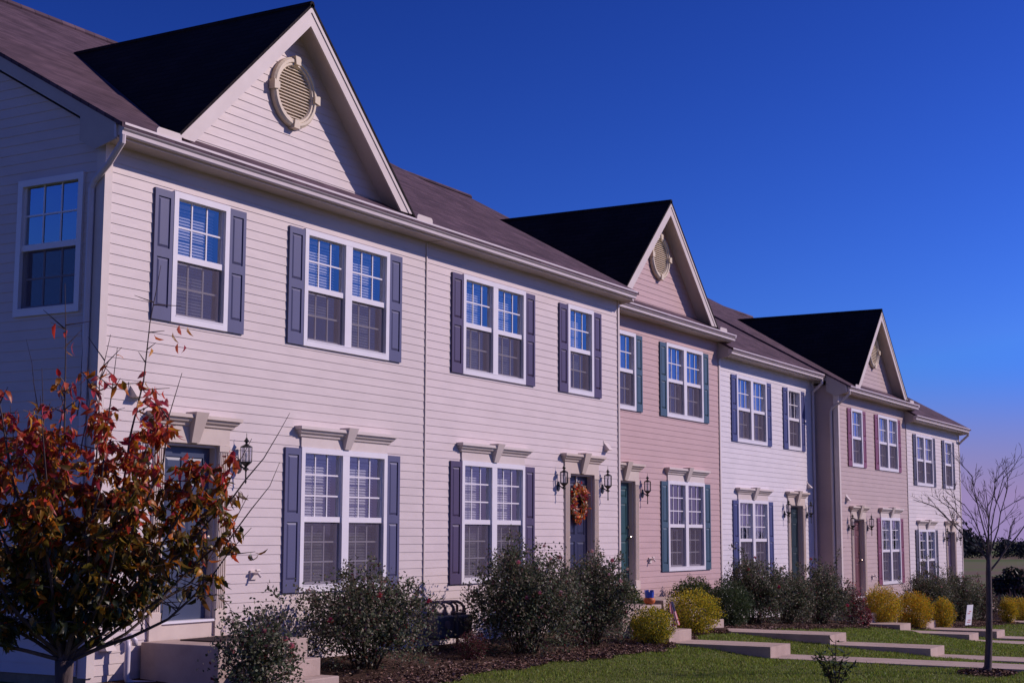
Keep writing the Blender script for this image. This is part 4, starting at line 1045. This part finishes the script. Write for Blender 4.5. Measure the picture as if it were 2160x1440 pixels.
# flag
fx, fy = 11.10, -1.66; o = empty('small_flag', (fx, fy, .05)); tag(o, 'small drooping striped flag on a thin stick stuck beside the steps', 'flag')
st = MB(); top = np.array([fx + .02, fy - .02, .53]) + RT * .08; st.tube([(fx, fy, -.02), top], .005, 6); st.build('stick', 'bark_grey', o, (fx, fy, .05))
q = MB(); ns, nl_ = 13, 12
A0 = top - UP * .01; ax1 = (RT * .085 + np.array([0, 0, -.045])); 
def fp(u, v):  # u across stripes, v along stripes (down)
    p = A0 + np.array([.97, -.25, 0]) * (-.03 + u * (.11 + .125 * v) + .08 * v) + UP * (-.41 * v + .03 * u * v) + np.array([.25, .97, 0]) * (.018 * math.sin(u * 8) * (.4 + v))
    return p
for i in range(ns):
    for j in range(nl_):
        u0, u1, v0, v1 = i / ns, (i + 1) / ns, j / nl_, (j + 1) / nl_
        canton = (i >= 6 and j < 5)
        q.cur = 2 if canton else (0 if i % 2 == 0 else 1)
        q.quad(fp(u0, v0), fp(u1, v0), fp(u1, v1), fp(u0, v1))
q.build('flag_cloth', ['flag_red', 'flag_white', 'flag_blue'], o, (fx, fy, .05))
# yard sign
sx, sy = 30.75, -2.0; sz = float(gz(sx, sy)); o = empty('yard_sign', (sx, sy, sz)); tag(o, 'white tilted yard sign in front of the far rose bushes', 'sign')
cA = np.array([sx, sy, sz + .33]); u = np.array([.97, -.25, 0]) * .17; v = UP * .27 + np.array([.97, -.25, 0]) * .08
q = MB(); q.prism([cA - u - v, cA + u - v, cA + u + v, cA - u + v], (.003, .012, 0)); q.build('panel', 'sign_white', o, (sx, sy, sz))
q = MB(); e_ = np.array([-.001, -.004, 0])
for zz, a0, a1 in ((-.75, -.5, .6), (-.55, -.3, .7), (.1, -.6, .2), (.3, -.2, .5)):
    m0 = cA + u * a0 + v * zz + e_; m1 = cA + u * a1 + v * (zz) + e_; q.quad(m0, m1, m1 + v * .09, m0 + v * .09)
q.build('lettering', 'sign_red', o, (sx, sy, sz))
q = MB(); q.tube([(sx, sy, sz - .1), tuple(cA - v * .9)], .006, 5); q.build('stake', 'black_iron', o, (sx, sy, sz))
# doormat
o = MB(); o.box(1.15, 1.95, -.75, -.25, .422, .434); o = o.build('doormat', 'mat_dark', None, (1.5, -.5, .42)); tag(o, 'thin dark doormat on the nearest porch landing', 'doormat')
# wreath on the navy door
H = HOUSES[1]; wc = np.array([H['c'] + .0, .075, 2.14]); o = empty('wreath', tuple(wc)); tag(o, 'autumn leaf wreath hanging on the navy blue door', 'wreath')
rng = np.random.default_rng(91); q = MB(); 
ring = [wc + np.array([.205 * math.cos(a), 0, .26 * math.sin(a)]) for a in np.linspace(0, 2 * math.pi, 25)]; q.tube(ring, .035, 6, False); q.build('hoop', 'stem_brown', o, tuple(wc))
n = 900; a = rng.uniform(0, 6.28, n); P = np.stack([wc[0] + (.205 + rng.normal(0, .045, n)) * np.cos(a), wc[1] - .03 + rng.normal(0, .03, n), wc[2] + (.26 + rng.normal(0, .045, n)) * np.sin(a)], 1)
U = rand_dirs(n); V, F = quads_from(P, U, perp(U), rng.uniform(.04, .09, n), rng.uniform(.025, .05, n)); npmesh('wreath_leaves', V, F, ['petal_orange', 'petal_cream', 'petal_red', 'leaf_tree_orange'], pick(n, [.3, .25, .15, .3]), o, tuple(wc))
q = MB(); q.box(wc[0] - .012, wc[0] + .012, .078, .096, 2.36, 2.60); q.build('hanger', 'trim_white', o, tuple(wc))
q = MB()
for a, b_ in ((.13, .24), (.18, .20), (.10, .19)):
    q.tube_profile((wc[0] + a, wc[1] - .06, wc[2] + b_ - .04), [(.005, 0), (.035, .01), (.045, .035), (.035, .065), (.005, .075)], 10)
q.build('gourds', 'pumpkin_skin', o, tuple(wc), True)
# drain pipes near the first corner
o = empty('drain_pipe', (.42, -.1, .0)); tag(o, 'white plastic drain pipe with elbow running along the wall foot', 'pipe'); po = (.42, -.1, 0)
q = MB(); q.tube([(.44, .02, .46), (.44, -.09, .475), (.43, -.16, .44), (.425, -.17, .38), (.42, -.17, .08), (.43, -.175, .035), (.50, -.19, .01), (.72, -.3, -.01), (.72, -.30, -.01)], .032, 10); q.build('pipe', 'pipe_white', o, po, True)
q = MB(); q.tube([(.56, .02, .47), (.57, -.07, .50), (.60, -.10, .45), (.61, -.09, .40)], .034, 10); q.build('elbow', 'pipe_white', o, po, True)
# gas meters
def gas_meter(x, z, label):
    o = empty('gas_meter', (x, -.32, z)); tag(o, label, 'gas meter', 'gas meters between the first two houses'); po = (x, -.32, z)
    q = MB(); q.box(x - .21, x + .21, -.45, -.22, z, z + .33); ob = q.build('meter_body', 'meter_grey', o, po); bv = ob.modifiers.new('b', 'BEVEL'); bv.width = .045; bv.segments = 3
    q = MB(); q.tube([(x, -.445, z + .2), (x, -.475, z + .2)], .06, 14); q.box(x - .10, x + .10, -.40, -.26, z + .325, z + .36); q.build('dial_housing', 'meter_pipe', o, po)
    q = MB()
    for s in (-1, 1):
        xx = x + s * .14; q.tube([(xx, -.33, z + .31), (xx, -.33, z + .43), (xx - .03, -.31, z + .48), (xx - .09, -.27, z + .51), (xx - .16, -.20, z + .51), (xx - .20, -.06, z + .50), (xx - .20, -.0, z + .50)], .022, 8)
        q.tube([(xx, -.33, z + .35), (xx, -.33, z + .39)], .034, 8)
    q.build('pipe', 'meter_pipe', o, po, True)
gas_meter(6.38, .14, 'dark grey gas meter nearer the airy rose bush')
gas_meter(6.88, .13, 'dark grey gas meter nearer the largest rose bush')
o = MB(); o.tube([(5.55, -.22, -.05), (5.55, -.22, .54), (5.57, -.22, .62), (5.65, -.22, .66), (6.95, -.20, .63), (7.05, -.20, .58), (7.06, -.20, -.05)], .02, 8); o = o.build('gas_pipe', 'meter_pipe', None, (6, -.2, 0), True); tag(o, 'rusty gas supply pipe looping behind the two gas meters', 'pipe')

# ------------------------------------------------------------------ sky, sun, camera
sun_dir = np.array([.88, -1., .78]); sun_dir /= np.linalg.norm(sun_dir)
elev = math.asin(sun_dir[2]); azim = math.atan2(sun_dir[0], sun_dir[1])     # from +Y towards +X
w = bpy.data.worlds.new('World'); sc.world = w; w.use_nodes = True
N, L = w.node_tree.nodes, w.node_tree.links; bg = N['Background']
sky = N.new('ShaderNodeTexSky'); sky.sky_type = 'NISHITA'; sky.sun_disc = False; sky.sun_elevation = elev; sky.sun_rotation = azim
sky.altitude = 300; sky.air_density = 1.0; sky.dust_density = .6; sky.ozone_density = 3.5
sc1 = N.new('ShaderNodeMix'); sc1.data_type = 'RGBA'; sc1.blend_type = 'MULTIPLY'; sc1.inputs['Factor'].default_value = 1; sc1.inputs['B'].default_value = (.1, .1, .1, 1)
L.new(sky.outputs[0], sc1.inputs['A'])
dk = N.new('ShaderNodeMix'); dk.data_type = 'RGBA'; dk.blend_type = 'DARKEN'; dk.inputs['Factor'].default_value = 1; dk.inputs['B'].default_value = (.32, .50, .70, 1); L.new(sc1.outputs['Result'], dk.inputs['A'])
ga = N.new('ShaderNodeGamma'); ga.inputs['Gamma'].default_value = 2.0; L.new(dk.outputs['Result'], ga.inputs['Color'])
hs = N.new('ShaderNodeMix'); hs.data_type = 'RGBA'; hs.blend_type = 'MULTIPLY'; hs.inputs['Factor'].default_value = 1; hs.inputs['B'].default_value = (7.3, 9.6, 20.0, 1)
hs.clamp_result = False; L.new(ga.outputs[0], hs.inputs['A'])
# faint violet haze low over the horizon
tc = N.new('ShaderNodeTexCoord'); sp = N.new('ShaderNodeSeparateXYZ'); L.new(tc.outputs['Generated'], sp.inputs[0])
mr = N.new('ShaderNodeMapRange'); mr.interpolation_type = 'SMOOTHSTEP'; mr.inputs['From Min'].default_value = .0; mr.inputs['From Max'].default_value = .115; mr.inputs['To Min'].default_value = 1.15; mr.inputs['To Max'].default_value = 0
L.new(sp.outputs['Z'], mr.inputs['Value'])
mx = N.new('ShaderNodeMix'); mx.data_type = 'RGBA'; L.new(mr.outputs[0], mx.inputs['Factor']); L.new(hs.outputs['Result'], mx.inputs['A']); mr.clamp = True; mc_ = N.new('ShaderNodeClamp'); L.new(mr.outputs[0], mc_.inputs['Value']); L.new(mc_.outputs[0], mx.inputs['Factor']); mx.inputs['B'].default_value = (3.3, 2.45, 4.9, 1)
L.new(mx.outputs['Result'], bg.inputs['Color']); bg.inputs['Strength'].default_value = .10
ld = bpy.data.lights.new('sun', 'SUN'); ld.energy = 3.75; ld.angle = R(.55); ld.color = (1., .83, .80)
lo = bpy.data.objects.new('sun', ld); COL.objects.link(lo)
from mathutils import Vector, Matrix
lo.rotation_euler = Vector(sun_dir).to_track_quat('Z', 'Y').to_euler(); lo.location = (20, -20, 30)

f, pitch, yaw, roll = 3165.0120547515717, 0.12773347547012148, 1.050193326320081, 0.002978370687564598
cp, sp_ = math.cos(pitch), math.sin(pitch)
fw = Vector((math.sin(yaw) * cp, math.cos(yaw) * cp, sp_)); r = Vector((math.cos(yaw), -math.sin(yaw), 0)); u = r.cross(fw)
r2 = math.cos(roll) * r + math.sin(roll) * u; u2 = -math.sin(roll) * r + math.cos(roll) * u
cam = bpy.data.cameras.new('camera'); cam.sensor_width = 36; cam.sensor_fit = 'HORIZONTAL'; cam.lens = 36 * f / 2160; cam.clip_end = 5000; cam.clip_start = .05
co = bpy.data.objects.new('camera', cam); COL.objects.link(co)
M = Matrix((( r2.x, u2.x, -fw.x, CAMX), (r2.y, u2.y, -fw.y, CAMY), (r2.z, u2.z, -fw.z, 1.6), (0, 0, 0, 1)))
co.matrix_world = M; sc.camera = co
sc.view_settings.view_transform = 'Standard'; sc.view_settings.look = 'None'; sc.view_settings.exposure = 0; sc.view_settings.gamma = 1
sc.cycles.max_bounces = 8; sc.cycles.transparent_max_bounces = 16
try: sc.cycles.use_denoising = True
except Exception: pass
